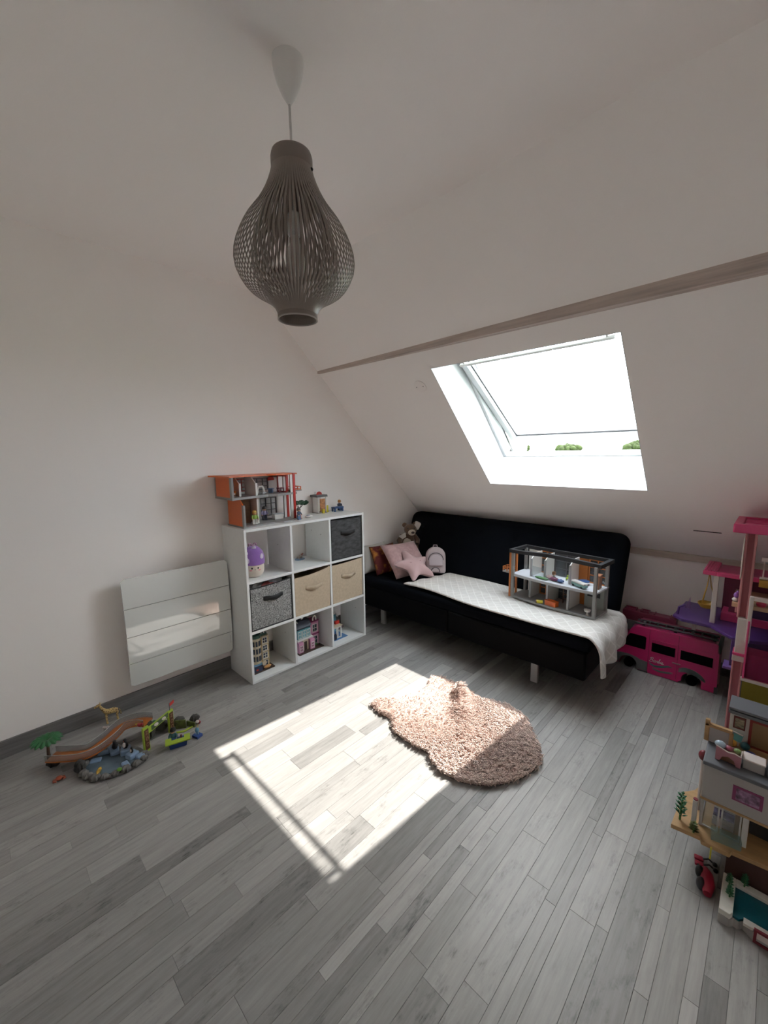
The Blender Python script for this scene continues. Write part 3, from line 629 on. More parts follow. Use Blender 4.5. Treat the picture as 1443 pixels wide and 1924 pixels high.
bn_ = T('toy_bench', 'dark blue toy bench at the right end of the cube shelf', 'toy bench', (.105, 2.135, Z0))
MB().box(-.024, .024, -.05, .045, .026, .038).build('seat', M_bl, bn_, bevel=.002)
for y in (-.044, .036):
    for x in (-.016, .016): MB().box(x-.005, x+.005, y-.004, y+.008, 0, .026).build('leg', M_bl, bn_, smooth=0)
figure('toy_person', 'orange-haired toy figure in dark blue behind the toy bench', (.068, 2.185, Z0), -.3, 1.0, (.02, .03, .06), (.02, .04, .1), (.5, .2, .03))

# ------------------------------------------------------------------ toy brick buildings in the lower cubes
def win_(mb_list, par, x, y, z, w, h, mf, glass):
    f_ = MB().frame(y-w/2, y+w/2, z, z+h, .0035, x, x+.004, 'x'); f_.box(x, x+.004, y-.0012, y+.0012, z, z+h); f_.box(x, x+.004, y-w/2, y+w/2, z+h*.5-.0012, z+h*.5+.0012)
    o = f_.build('window', mf, par, smooth=0); MB().box(x+.0005, x+.0015, y-w/2+.002, y+w/2-.002, z+.002, z+h-.002).build('pane', glass, o, smooth=0)
FZ = rz(0)+.0005
M_crm = C_('cream_brick', (.55, .47, .34)); M_pane = C_('dark_toy_pane', (.03, .04, .06), .15); M_tan = C_('tan_brick', (.5, .38, .2)); M_teal = C_('dark_green_roof', (.03, .10, .08)); M_pk = C_('pink_brick', (.62, .3, .45)); M_aq = C_('aqua_brick', (.14, .36, .42)); M_nv = C_('navy_brick', (.01, .016, .035)); M_mgn = C_('magenta_brick', (.25, .03, .12)); M_dbr = C_('dark_brown_brick', (.05, .03, .02))
b1 = T('brick_townhouse', 'tall cream toy-brick corner townhouse in the bottom left cube', 'toy building', (.175, 1.318, FZ))
MB().box(-.07, .075, -.075, .085, 0, .008).build('base_plate', M_dbr, b1, smooth=0)
MB().box(-.06, .03, -.065, .07, .008, .235).build('core', M_tan, b1, smooth=0)
MB().lathe([(.032, .06), (.032, .235), (.035, .238), (.035, .244)], 16, c=(.032, -.03, 0)).build('round_tower', M_crm, b1)
MB().lathe([(.036, .244), (.033, .262), (.018, .274), (0, .276)], 16, c=(.032, -.03, 0)).build('tower_roof', M_teal, b1)
for fl_ in range(3):
    z = .078+fl_*.054
    for a in (-.9, -.3, .3, .9):
        o = MB().cbox((0, 0, 0), (.003, .013, .036)); o.xf(Matrix.Translation((.032+.0335*math.cos(a), -.03+.0335*math.sin(a), z+.02)) @ Matrix.Rotation(a, 4, 'Z')); o.build('tower_window', M_pane, b1, smooth=0)
for fl_ in range(4): win_(None, b1, .031, .038, .012+fl_*.056, .038, .042, M_tw, M_pane)
for z in (.062, .118, .174, .228): MB().box(.03, .04, .012, .066, z, z+.006).build('cornice', M_crm, b1, smooth=0)
MB().box(-.055, .025, -.0, .06, .235, .252).build('roof', M_teal, b1, smooth=0); MB().tube([(.02, .02, .25), (.02, .02, .275), (.02, .04, .275), (.02, .04, .25)], .005, 6).build('dormer', M_tw, b1)
MB().box(.035, .068, -.07, -.005, .008, .05).build('shopfront', C_('navy_shop', (.02, .03, .07)), b1, smooth=0); MB().box(.045, .07, -.065, .0, .05, .056).build('awning', M_lb, b1, smooth=0)
MB().ell((.062, .035, .018), (.01, .028, .012), 12, 8).build('flower_box', C_('orange_flowers', (.5, .25, .08)), b1); MB().lathe([(0, 0), (.016, 0), (.016, .004), (0, .004)], 16, c=(.075, .005, .06), M=Matrix.Rotation(R_(90), 4, 'Y')).build('round_sign', M_crm, b1)
MB().box(.07, .074, -.055, -.04, .02, .03).build('red_door', M_red, b1, smooth=0)

b2 = T('brick_mansion', 'pink and aqua toy-brick house with navy roof in the bottom middle cube', 'toy building', (.165, 1.715, FZ))
MB().box(-.06, .09, -.105, .12, 0, .006).build('base_plate', M_dbr, b2, smooth=0)
MB().box(-.05, .035, -.095, .035, .006, .19).build('core', C_('navy_core', (.05, .09, .12)), b2, smooth=0)
MB().box(-.05, .03, .04, .115, .006, .20).build('side_tower', M_pk, b2, smooth=0)
MB().box(.036, .046, -.09, .03, .105, .172).build('glazed_storey', M_aq, b2, smooth=0)
for y in (-.07, -.03, .01): win_(None, b2, .0465, y, .11, .034, .055, M_tw, M_aq)
MB().box(.03, .062, -.10, .04, .095, .105).build('porch_roof', M_tw, b2, smooth=0)
for y0 in (-.095, .008): MB().box(.03, .07, y0, y0+.04, .006, .085).build('bay', M_pk, b2, smooth=0); win_(None, b2, .0705, y0+.02, .018, .028, .045, M_tw, M_mgn)
MB().box(.036, .05, -.05, .004, .006, .09).build('doorway', M_crm, b2, smooth=0); MB().box(.0505, .053, -.036, -.012, .008, .075).build('door', M_dbr, b2, smooth=0)
for z in (.02, .115): win_(None, b2, .0305, .078, z, .045, .062, M_tw, M_pane)
for z in (.095, .196): MB().box(-.05, .036, .038, .118, z, z+.008).build('cornice', M_mgn, b2, smooth=0)
MB().prism([(-.06, .19), (.05, .19), (.02, .232), (-.03, .232)], -.1, .036, 'y').build('roof', M_nv, b2, smooth=0); MB().box(-.02, .015, -.05, .0, .232, .262).build('roof_turret', M_nv, b2, smooth=0); MB().box(.016, .019, -.034, -.018, .245, .262).build('turret_window', M_tw, b2, smooth=0)
for y in (-.085, .085): MB().tube([(.02, y-.014, .20), (.02, y-.014, .225), (.02, y-.006, .237), (.02, y+.006, .237), (.02, y+.014, .225), (.02, y+.014, .20)], .006, 6).build('dormer', M_tw, b2)
MB().ell((.03, .075, .01), (.012, .03, .008), 10, 6).build('shrub', M_gn, b2)

b3 = T('brick_clinic', 'low white and blue toy-brick building on blue plate in the bottom right cube', 'toy building', (.17, 2.02, FZ))
MB().box(-.07, .085, -.08, .06, 0, .004).build('base_plate', C_('blue_plate', (.07, .19, .40)), b3, smooth=0)
for y in (-.055, -.01): MB().frame(y-.02, y+.02, .004, .10, .008, .06, .068, 'x').build('frame', M_tw, b3, smooth=0)
MB().box(-.06, -.05, -.075, .05, .004, .15).build('back_wall', M_aq, b3, smooth=0); MB().box(.0, .07, -.08, .02, .10, .106).build('flat_roof', M_crm, b3, smooth=0)
MB().tube([(-.04, -.05, .15), (-.02, -.03, .19), (-.02, .02, .185), (-.03, .05, .14)], .006, 6).build('roof_arch', M_tw, b3); MB().box(-.05, -.01, -.06, .0, .106, .16).build('blue_block', M_aq, b3, smooth=0)
MB().box(.01, .03, -.02, .02, .106, .13).build('red_cabin', M_red, b3, smooth=0); MB().box(.05, .08, -.075, -.05, .004, .045).build('dark_counter', M_nv, b3, smooth=0)
sm_thing('toy_sofa', 'small brown and grey toy furniture beside the low brick building', 'toy furniture', (.085, 2.125, FZ), [('seat', MB().box(-.025, .025, -.035, .035, .006, .03), C_('taupe_toy', (.22, .16, .15))), ('backrest', MB().box(-.03, -.02, -.035, .035, .03, .06), C_('taupe_toy', (.22, .16, .15))), ('foot', MB().box(-.02, .02, -.03, .03, 0, .006), M_tgd)], rz=.2)
t = T('toy_animal', 'small toy animal lying on a blue mat in the top middle cube', 'toy animal', (.075, 1.765, rz(2)+.0005), .3)
MB().lathe([(0, 0), (.042, 0), (.042, .003), (0, .003)], 20, M=Matrix.Diagonal((.8, 1.1, 1, 1))).build('mat', C_('pale_blue_mat', (.2, .3, .45)), t)
MB().tube([(0, -.022, .018), (0, 0, .02), (0, .02, .02)], [.009, .012, .009], 10).build('body', C_('piebald_toy', (.4, .33, .28)), t); MB().tube([(0, .018, .022), (0, .03, .034), (.0, .04, .036)], [.008, .007, .005], 8).build('head', C_('red_brown_toy', (.26, .08, .05)), t)
for x in (-.008, .008):
    for y in (-.018, .016): MB().tube([(x, y, .018), (x*1.8, y, .004)], [.004, .003], 6).build('leg', C_('piebald_toy', (.4, .33, .28)), t)
# ------------------------------------------------------------------ sofa bed
M_sofa = mat('navy_black_fabric', (.0036, .0045, .007), .9, spec=.06, bump=(500, .25)); M_sofl = mat('black_leatherette', (.002, .0022, .003), .6, spec=.07, bump=(90, .1))
M_steel = mat('brushed_steel_leg', (.5, .49, .48), .35, metal=.55)
SXA, SXB, SYF, SZ = .04, 2.005, 2.40, .42
sofa = T('sofa_bed', 'black sofa bed with tufted backrest and steel legs under the roof window', 'sofa bed', ((SXA+SXB)/2, 2.75, 0))
lx = lambda x: x-(SXA+SXB)/2
MB().box(lx(SXA), lx(SXB), 2.41-2.75, 3.05-2.75, .325, SZ).build('seat', M_sofa, sofa, bevel=.035, seg=5)
MB().box(lx(SXA)+.01, lx(1.02)-.002, 2.40-2.75, 2.98-2.75, .165, .345).build('apron', M_sofl, sofa, bevel=.014, seg=3)
MB().box(lx(1.02)+.002, lx(SXB)-.01, 2.40-2.75, 2.98-2.75, .165, .345).build('apron', M_sofl, sofa, bevel=.014, seg=3)
# reclined backrest with button dimples
BW, BH, BT = SXB-SXA, .60, .07; LEAN = math.atan2(.20, .55)
btn = [(lx(SXA)+.18+.322*i+(0 if r == 0 else .161), .44-.2*r) for r in range(2) for i in range(6-r)]
outl = rrect(BW, BH, .075, 5)
def bk(u, v):
    return None
mb = MB(); NX, NZ = 84, 26
def edge(x, z):
    r = .085; qx = max(0, abs(x)-(BW/2-r)); qz = max(0, abs(z-BH/2)-(BH/2-r)); d = math.hypot(qx, qz); return d/r
pts = []
for sgn in (1, -1):
    for j in range(NZ+1):
        for i in range(NX+1):
            x = -BW/2+BW*i/NX; z = BH*j/NZ
            e_ = edge(x, z)
            if e_ > 1:   # pull the corner in to the rounded outline
                cx_ = math.copysign(min(abs(x), BW/2-.085), x); cz = min(max(z, .085), BH-.085); k = .085/math.hypot(x-cx_, z-cz); x, z, e_ = cx_+(x-cx_)*k, cz+(z-cz)*k, 1.0
            h = BT*math.sqrt(max(0, 1-e_**2.5)) if e_ > 0 else BT
            if sgn > 0:
                for bx, bz in btn:
                    d2 = (x-bx)**2+(z-bz)**2; h -= .020*math.exp(-d2/.0011)
            mb.v.append((x, -h*sgn, z))
n1 = (NX+1)*(NZ+1)
for j in range(NZ):
    for i in range(NX):
        a = j*(NX+1)+i; q = (a, a+1, a+NX+2, a+NX+1); mb.f += [q, tuple(n1+k for k in q[::-1])]
BM = Matrix.Translation((0, 3.02-2.75, .36)) @ Matrix.Rotation(-LEAN, 4, 'X')
back = mb.xf(BM).build('backrest', M_sofa, sofa, weld=True, smooth=60)
for bx, bz in btn: MB().ell((bx, -BT+.021, bz), (.013, .006, .013), 12, 8).xf(BM).build('button', M_sofa, back)
for x in (.272, 1.661):
    for y in (2.49, 2.96): MB().box(lx(x)-.023, lx(x)+.023, y-2.75-.012, y-2.75+.012, 0, .17).build('leg', M_steel, sofa, smooth=0, bevel=.002)
MB().box(lx(.2), lx(1.8), 2.47-2.75, 2.99-2.75, .145, .166).build('under_frame', M_dark, sofa, smooth=0)

# ------------------------------------------------------------------ blanket
bm_ = bpy.data.materials.new('cream_lattice_fleece'); bm_.use_nodes = True; t = bm_.node_tree; B = t.nodes['Principled BSDF']; B.inputs['Roughness'].default_value = .95; B.inputs['Sheen Weight'].default_value = .4
ua = N(t, 'ShaderNodeAttribute', attribute_name='cloth'); sx = N(t, 'ShaderNodeSeparateXYZ'); t.links.new(ua.outputs['Vector'], sx.inputs[0])
def mth(op, a, b_=None, c=None):
    n_ = N(t, 'ShaderNodeMath', operation=op)
    for i, x in enumerate((a, b_, c)):
        if x is None: continue
        if isinstance(x, (int, float)): n_.inputs[i].default_value = x
        else: t.links.new(x, n_.inputs[i])
    return n_.outputs[0]
la = mth('PINGPONG', mth('MULTIPLY', mth('ADD', sx.outputs['X'], sx.outputs['Y']), 26.0), 1.0); lb = mth('PINGPONG', mth('MULTIPLY', mth('SUBTRACT', sx.outputs['X'], sx.outputs['Y']), 26.0), 1.0)
ln = mth('SMOOTH_MIN', la, lb, .1); lines = mth('LESS_THAN', mth('MINIMUM', la, lb), .14)
mix = N(t, 'ShaderNodeMix', data_type='RGBA'); t.links.new(lines, mix.inputs[0]); mix.inputs[6].default_value = (.60, .575, .54, 1); mix.inputs[7].default_value = (.72, .70, .665, 1)
t.links.new(mix.outputs[2], B.inputs['Base Color'])
nzb = N(t, 'ShaderNodeTexNoise'); nzb.inputs['Scale'].default_value = 260; bb = N(t, 'ShaderNodeBump'); bb.inputs['Strength'].default_value = .5; bb.inputs['Distance'].default_value = .003
t.links.new(mth('ADD', nzb.outputs['Fac'], mth('MULTIPLY', lines, .9)), bb.inputs['Height']); t.links.new(bb.outputs['Normal'], B.inputs['Normal'])
def blanket(u, v):
    # u along the sofa (0 left .. 1 right end, past the seat it hangs down), v front .. back
    L0 = 1.47; L = u*(L0+.20)
    skew = .0
    yf = 2.44-.065*u+.012*math.sin(9*u); yb = 2.985-.02*math.sin(5*u)-.03*u
    y = yf+(yb-yf)*v
    x0 = .56+.09*v
    z = SZ+.012+.004*math.sin(14*u+5*v)+.004*math.sin(23*v+9*u)
    if v < .12: z += .010*(1-v/.12)**.5*0.6
    x = x0+L*(2.0-x0)/L0 if L < L0 else None
    if x is None:
        d = L-L0; R = .07
        if d < R*1.57: a = d/R; x = 2.0+R*math.sin(a)*.9; z = z-R*(1-math.cos(a))
        else: x = 2.0+R*.9+.008*math.sin(20*v)+.10*(d-R*1.57); z = z-R-(d-R*1.57)
        k = min(1, d/.15); x += .014*k*math.sin(16*v+1); z -= .05*k*(1-v)**2
        z += .035*k*max(0, v-.55)
    return (x, y, z)
NU, NV = 110, 44
mb = MB().sheet(blanket, NU, NV); me = mb.mesh('blanket', bm_, 70)
a_ = me.attributes.new('cloth', 'FLOAT_VECTOR', 'POINT'); a_.data.foreach_set('vector', [c for j in range(NV+1) for i in range(NU+1) for c in (i/NU*1.7, j/NV*.56, 0)])
bl = link('blanket', me); sd = bl.modifiers.new('s', 'SOLIDIFY'); sd.thickness = .009; sd.offset = 1
tag(bl, 'cream fleece blanket with lattice pattern spread over the sofa seat and its right end', 'blanket')

# ------------------------------------------------------------------ cushions, star, backpack, bear on the sofa
def cushion(name, label, size, th, loc, rot, m, group='cushions on the sofa', n=16):
    w, h = size; mb = MB()
    def fn(u, v, s_=1):
        a, b_ = 2*u-1, 2*v-1; k = ((1-a**4)*(1-b_**4))
        pin = 1-.07*(a*a*b_*b_)**.0*((1-abs(b_))*(abs(a))**3) if False else 1
        x = a*w/2*(1-.06*(1-b_*b_)); y = b_*h/2*(1-.06*(1-a*a))
        return (x, y, s_*th*max(0, k)**.5+.004*math.sin(9*a+4*b_)*k)
    mb.sheet(fn, n, n); mb.sheet(lambda u, v: fn(1-u, v, -1), n, n)
    o = mb.build(name, m, None, weld=True, smooth=80); o.location = loc
    o.rotation_euler = (Matrix.Rotation(rot[2], 3, 'Z') @ Matrix.Rotation(rot[0], 3, 'X') @ Matrix.Rotation(rot[1], 3, 'Z')).to_euler()
    return tag(o, label, 'cushion', group)
M_pink = mat('dusty_pink_plush', (.52, .34, .335), .95, sheen=.5, noise=(35, .12), bump=(28, .9)); M_star = mat('blush_velvet', (.53, .36, .36), .9, sheen=.5, bump=(200, .2))
M_gcu = mat('pale_grey_cotton', (.42, .40, .37), .95, bump=(40, .2)); M_mar = MATS.setdefault('maroon_ochre_print', mat('maroon_ochre_print', (.13, .022, .016), .9, noise=(14, .9)))
c = cushion('grey_cushion', 'pale grey cushion squeezed upright at the left end of the sofa', (.30, .27), .045, (.075, 2.56, .552), (R_(86), R_(0), R_(86)), M_gcu)
c = cushion('printed_cushion', 'maroon and ochre printed cushion between the grey and the pink cushion', (.29, .27), .034, (.165, 2.63, .55), (R_(66), 0, R_(84)), M_mar)
c = cushion('pink_cushion', 'square dusty pink plush cushion leaning behind the star cushion', (.385, .365), .052, (.339, 2.717, .560), (R_(43), R_(-.8), R_(77.3)), M_pink)
so = catmull([(x, y, 0) for x, y in star(5, .192, .104, R_(90))], 5); so = [(p.x, p.y) for p in so]
sc = T('star_cushion', 'blush pink star-shaped cushion with sleepy face on the sofa', 'cushion', (.495, 2.650, .540), rot=tuple((Matrix.Rotation(R_(79.5), 3, 'Z') @ Matrix.Rotation(R_(31), 3, 'X')).to_euler()), group='cushions on the sofa')
MB().inflate(so, .050, 8, 2.2).build('body', M_star, sc, smooth=80)
for s_ in (-1, 1): MB().tube([(s_*.045+.016*math.cos(R_(a)), .012+.010*math.sin(R_(a)), .0462) for a in range(200, 345, 20)], .0018, 6).build('eye', mat('mauve_thread', (.25, .12, .14), .8), sc)
# small backpack
M_bagm = mat('pale_pink_backpack', (.50, .42, .43), .8, bump=(120, .2)); M_zip = mat('dark_zip', (.03, .025, .035), .5)
bg_ = T('backpack', 'small pale pink backpack with dark zips at the back of the sofa seat', 'backpack', (.568, 2.862, SZ+.022), rot=(R_(-12), R_(0), R_(40)))
def arch(w, h, r=None, n=10):
    r = w/2*.95; pts = [(-w/2, 0), (w/2, 0)]+[(w/2-r+r*math.cos(math.pi/2*i/n) if i <= n else 0, h-r+r*math.sin(math.pi/2*i/n)) for i in range(n+1)]
    pts += [(-p[0], p[1]) for p in pts[:1:-1]]; return pts
ao = arch(.175, .235)
MB().prism(ao, -.045, .045, 'y').build('body', M_bagm, bg_, bevel=.022, seg=4)
ap = arch(.125, .105); MB().prism([(x, z+.012+.055) for x, z in ap], -.062, -.046, 'y').build('front_pocket', mat('lilac_pocket', (.52, .45, .48), .8), bg_, bevel=.008, seg=3)
MB().tube([(x, -.064, z+.014+.055) for x, z in arch(.13, .112)[2:]], .0032, 6).build('zip', M_zip, bg_)
MB().prism([(.038*math.cos(a*math.pi/10)-.005, .040*math.sin(a*math.pi/10)+.012) for a in range(11)], -.07, -.046, 'y').build('lower_pocket', M_bagm, bg_, bevel=.006)
MB().tube([(.040*math.cos(a*math.pi/10)-.005, -.07, .042*math.sin(a*math.pi/10)+.012) for a in range(11)], .003, 6).build('zip', M_zip, bg_)
MB().tube([(-.02, .03, .23), (-.015, .03, .25), (.015, .03, .25), (.02, .03, .23)], .005, 6).build('loop_handle', M_bagm, bg_)
# teddy bear
M_bear = mat('brown_bear_plush', (.125, .078, .05), .95, sheen=.4, bump=(220, .8)); M_muz = mat('cream_bear_plush', (.48, .41, .33), .95, sheen=.3)
be = T('teddy_bear', 'brown teddy bear with cream muzzle and white bow propped in the sofa corner', 'plush toy', (.185, 2.93, .632), rot=(0, 0, R_(-42)))
MB().ell((0, 0, .05), (.062, .068, .085), 20, 12).build('body', M_bear, be)
MB().ell((.05, -.012, .035), (.020, .042, .045), 16, 10).build('belly', M_muz, be)
hd = MB().ell((.02, .02, .155), (.056, .062, .056), 20, 14).build('head', M_bear, be)
MB().ell((.068, .028, .135), (.030, .036, .030), 16, 10).build('muzzle', M_muz, hd); MB().ell((.092, .034, .137), (.013, .017, .012), 12, 8).build('nose', mat('bear_nose', (.03, .012, .01), .4), hd)
for y in (-.008, .052): MB().ell((.066, y, .172), .006, 10, 8).build('eye', M_dark, hd)
for y, z in ((-.032, .195), (.066, .20)): MB().ell((.0, y, z), (.014, .024, .024), 12, 8).build('ear', M_bear, hd)
bw_ = MB().cbox((.01, .085, .19), (.05, .055, .075), (R_(-25), .1, .2)); bw_.build('white_pillow', mat('white_felt', (.52, .49, .45), .95), be, bevel=.014, seg=3)
MB().prism([(-.10, .10), (-.03, .135), (-.025, .09), (-.06, .07)], .05, .062, 'x').build('scarf', mat('white_felt', (.52, .49, .45), .95), be, bevel=.004)
for y in (-.07, .07): MB().tube([(0, y*.8, .09), (.03, y*1.25, .05), (.06, y*1.1, .02)], [.026, .026, .024], 12).build('arm', M_bear, be)
for y in (-.045, .045): MB().tube([(.02, y, -.01), (.08, y*1.3, -.02), (.10, y*1.3, .0)], [.03, .03, .028], 12).build('leg', M_bear, be)
bb_ = lump(4, .10, .13, .11).build('brown_plush', M_bear, None); bb_.location = (.125, 3.0, .60); tag(bb_, 'round brown plush lump behind the teddy bear in the sofa corner', 'plush toy')
bb_.data.polygons.foreach_set('use_smooth', [True]*len(bb_.data.polygons))
for e_ in M_mar.node_tree.nodes:   # ochre figures on the maroon ground
    if e_.type == 'VALTORGB': e_.color_ramp.elements[0].color = (.10, .012, .012, 1); e_.color_ramp.elements[1].color = (.42, .17, .03, 1); e_.color_ramp.elements[0].position = .48; e_.color_ramp.elements[1].position = .62
# ------------------------------------------------------------------ pink faux sheepskin rug
RG = [(1.055, 1.571), (1.14, 1.545), (1.24, 1.548), (1.315, 1.49), (1.42, 1.475), (1.554, 1.488), (1.63, 1.445), (1.695, 1.430), (1.803, 1.455), (1.90, 1.53), (1.965, 1.64), (1.995, 1.777), (1.955, 1.895), (1.87, 2.00), (1.784, 2.08), (1.66, 2.105), (1.54, 2.075), (1.452, 2.065), (1.38, 2.085), (1.28, 2.09), (1.18, 2.075), (1.15, 2.02), (1.205, 1.92), (1.205, 1.84), (1.165, 1.75), (1.10, 1.66), (1.06, 1.625)]
ro = [(p.x, p.y) for p in catmull([(x, y, 0) for x, y in RG], 4)]
RC = (1.55, 1.77)
def seg_d(px, py, a, b_):
    vx, vy = b_[0]-a[0], b_[1]-a[1]; t = max(0, min(1, ((px-a[0])*vx+(py-a[1])*vy)/(vx*vx+vy*vy))); return math.hypot(px-a[0]-t*vx, py-a[1]-t*vy), t
FA, FB, FC = (1.405, 1.985), (1.50, 1.86), (1.63, 1.68)
def rug_h(x, y):
    d, t = seg_d(x, y, FA, FB); d2, t2 = seg_d(x, y, FB, FC)
    return .012+.075*math.exp(-(d/.03)**2)*(1-t)**1.2+.022*math.exp(-(d2/.04)**2)*(1-t2)+.018*math.exp(-(d/.06)**2)
def inside(x, y):
    c = False; n = len(ro); j = n-1
    for i in range(n):
        if (ro[i][1] > y) != (ro[j][1] > y) and x < (ro[j][0]-ro[i][0])*(y-ro[i][1])/(ro[j][1]-ro[i][1])+ro[i][0]: c = not c
        j = i
    return c
M_rug = mat('dusty_pink_pile_base', (.60, .44, .385), .95, noise=(60, .15)); M_fur = mat('dusty_pink_fur', (.74, .575, .505), .85, noise=(45, .12))
rug = T('sheepskin_rug', 'dusty pink faux sheepskin rug half in the sunlight on the floor', 'rug', (RC[0], RC[1], 0))
mb = MB(); n = len(ro); rings = 16
for k in range(rings):
    q = 1-k/rings
    for (x, y) in ro:
        X, Y_ = RC[0]+(x-RC[0])*q, RC[1]+(y-RC[1])*q; mb.v.append((X-RC[0], Y_-RC[1], rug_h(X, Y_)*(1 if k else .25)))
mb.v.append((0, 0, rug_h(*RC)))
for k in range(rings-1):
    for j in range(n): mb.f.append((k*n+j, k*n+(j+1) % n, (k+1)*n+(j+1) % n, (k+1)*n+j))
for j in range(n): mb.f.append(((rings-1)*n+j, (rings-1)*n+(j+1) % n, rings*n))
mb.build('pelt', M_rug, rug, smooth=80)
MB().prism([((x-RC[0])*1.0, (y-RC[1])*1.0) for x, y in ro], .0005, .004).build('backing', mat('grey_felt_backing', (.14, .115, .11), .95), rug, smooth=0)
g = random.Random(21); fv = []; ff = []
cnt = 0
while cnt < 8200:
    x, y = g.uniform(1.04, 2.01), g.uniform(1.42, 2.11)
    if not inside(x, y): continue
    cnt += 1
    h = rug_h(x, y); nx = (rug_h(x+.004, y)-rug_h(x-.004, y))/.008; ny = (rug_h(x, y+.004)-rug_h(x, y-.004))/.008
    nv_ = Vector((-nx, -ny, 1)).normalized()
    ang = 5.4+1.3*math.sin(5*x+2)+1.2*math.cos(6*y+1.3*x)+g.gauss(0, .5)
    lean = Vector((math.cos(ang), math.sin(ang), 0))
    tip_c = Vector((x, y, h))+nv_*.019+lean*.026   # tuft tip the strands lean to
    for q in range(3):
        bx, by = x+g.gauss(0, .0075), y+g.gauss(0, .0075); p0 = Vector((bx, by, h-.004)); p2 = tip_c+Vector((g.gauss(0, .003), g.gauss(0, .003), g.gauss(0, .003))); p1 = (p0+p2)*.5+nv_*.008
        r = .0023; o_ = len(fv); sd_ = Vector((-lean.y, lean.x, 0))
        for pp, rr in ((p0, r), (p1, r*.85)):
            fv += [tuple(pp+sd_*rr-Vector((RC[0], RC[1], 0))), tuple(pp-sd_*rr*.5+lean*rr*.8-Vector((RC[0], RC[1], 0))), tuple(pp-sd_*rr*.5-lean*rr*.8+nv_*rr*.4-Vector((RC[0], RC[1], 0)))]
        fv.append(tuple(p2-Vector((RC[0], RC[1], 0))))
        for j in range(3):
            k = (j+1) % 3; ff += [(o_+j, o_+k, o_+3+k, o_+3+j), (o_+3+j, o_+3+k, o_+6)]
mb = MB(); mb.v = fv; mb.f = ff; fo = mb.build('fur', M_fur, rug, smooth=180); fo['kind'] = 'stuff'

# ------------------------------------------------------------------ grey toy house on the sofa
TZ = SZ+.0275
th = T('toy_house', 'grey toy house with open roof frame and orange window frames standing on the blanket', 'toy house', (1.352, 2.735, TZ), R_(-5.2))
LW, LD, F2, RT = .60, .20, .165, .352
M_go = C_('orange_frame_toy', (.55, .17, .04)); M_wf = C_('white_toy_floor', (.62, .65, .70)); M_oc = mat('orange_dark_panel', (.42, .13, .02), .5)
front = lambda u: -.022*math.sin(math.pi*u)
bp_ = [(u/10*LW, front(u/10)) for u in range(11)]+[(LW, LD), (0, LD)]
MB().prism(bp_, 0, .012).build('base_plate', M_tg, th, smooth=0)
MB().prism([(x, y+.012) for x, y in bp_[:11]]+[(LW, LD), (0, LD)], F2, F2+.010).build('upper_floor', M_wf, th, smooth=0)
MB().prism([(x, y+.004) for x, y in bp_[:11]]+[(x, y+.012) for x, y in bp_[10::-1]], F2-.006, F2+.012).build('floor_edge', C_('pale_grey_toy', (.42, .43, .44)), th, smooth=0)
rf_o = [(-.01, -.02), (.10, -.012), (.26, .035), (.38, .03), (.62, .0), (.62, LD+.01), (-.01, LD+.01)]
rf_i = [(.012, .004), (.095, .012), (.255, .06), (.385, .055), (.595, .028), (.595, LD-.012), (.012, LD-.012)]
mb = MB(); k = len(rf_o)
for i in range(k):
    j = (i+1) % k; mb.prism([rf_o[i], rf_o[j], rf_i[j], rf_i[i]], RT-.016, RT+.008)
mb.build('roof_frame', mat('charcoal_toy_roof', (.028, .029, .032), .6, spec=.2), th, smooth=0)
for x, y in ((.0, .0), (LW-.02, .0), (0, LD-.02), (LW-.02, LD-.02)): MB().box(x, x+.02, y-.004, y+.016, .012, RT-.012).build('corner_post', M_tg, th, smooth=0, bevel=.002)
for y in (-.008, .075): MB().box(-.014, .0, y, y+.014, .0, RT-.012).build('orange_post', M_go, th, smooth=0, bevel=.003)
MB().box(-.012, .0, -.006, .085, RT-.03, RT-.012).build('orange_lintel', M_go, th, smooth=0)
for zz, zt, off in ((.012, F2, .0), (F2+.010, RT-.012, .0)):
    MB().box(.03, .12, LD-.008, LD, zz, zt).build('back_wall', M_tw, th, smooth=0)
    for a, b_, fm in ((.125, .22, M_go), (.235, .40, M_tgd), (.47, .585, M_go)):
        f_ = MB().frame(a, b_, zz, zt, .007, LD-.012, LD-.002, 'y')
        for q in (1, 2): f_.box(a, b_, LD-.010, LD-.004, zz+(zt-zz)*q/3-.003, zz+(zt-zz)*q/3+.003)
        f_.box((a+b_)/2-.003, (a+b_)/2+.003, LD-.010, LD-.004, zz, zt)
        f_ = f_.build('window_grid', fm, th, smooth=0); MB().box(a+.004, b_-.004, LD-.008, LD-.006, zz+.004, zt-.004).build('pane', M_clear, f_, smooth=0)
    MB().box(.405, .465, LD-.009, LD-.001, zz, zt).build('orange_panel', M_oc, th, smooth=0)
def part_(x, y0, y1, zz, zt): 
    MB().prism([(y0, zz), (y1, zz), (y1, zt), (y0+.055, zt), (y0, zt-.035)], x, x+.006, 'x').build('partition', M_tw, th, smooth=0)
    MB().box(x-.003, x+.009, y0-.006, y0+.004, zz, zt-.035).build('partition_post', M_mg, th, smooth=0)
for x, y0 in ((.13, .045), (.225, .06), (.40, .06)): part_(x, y0, LD-.012, F2+.010, RT-.012)
for x, y0 in ((.12, .06), (.265, .03), (.415, .02)): MB().box(x, x+.006, y0, LD-.012, .012, F2-.006).build('partition', M_tw, th, smooth=0); MB().box(x-.004, x+.010, y0-.008, y0+.004, .012, F2-.006).build('partition_post', M_mg, th, smooth=0)
MB().box(.14, .222, .048, .052, F2+.010, F2+.085).build('clear_panel', M_clear, th, smooth=0)
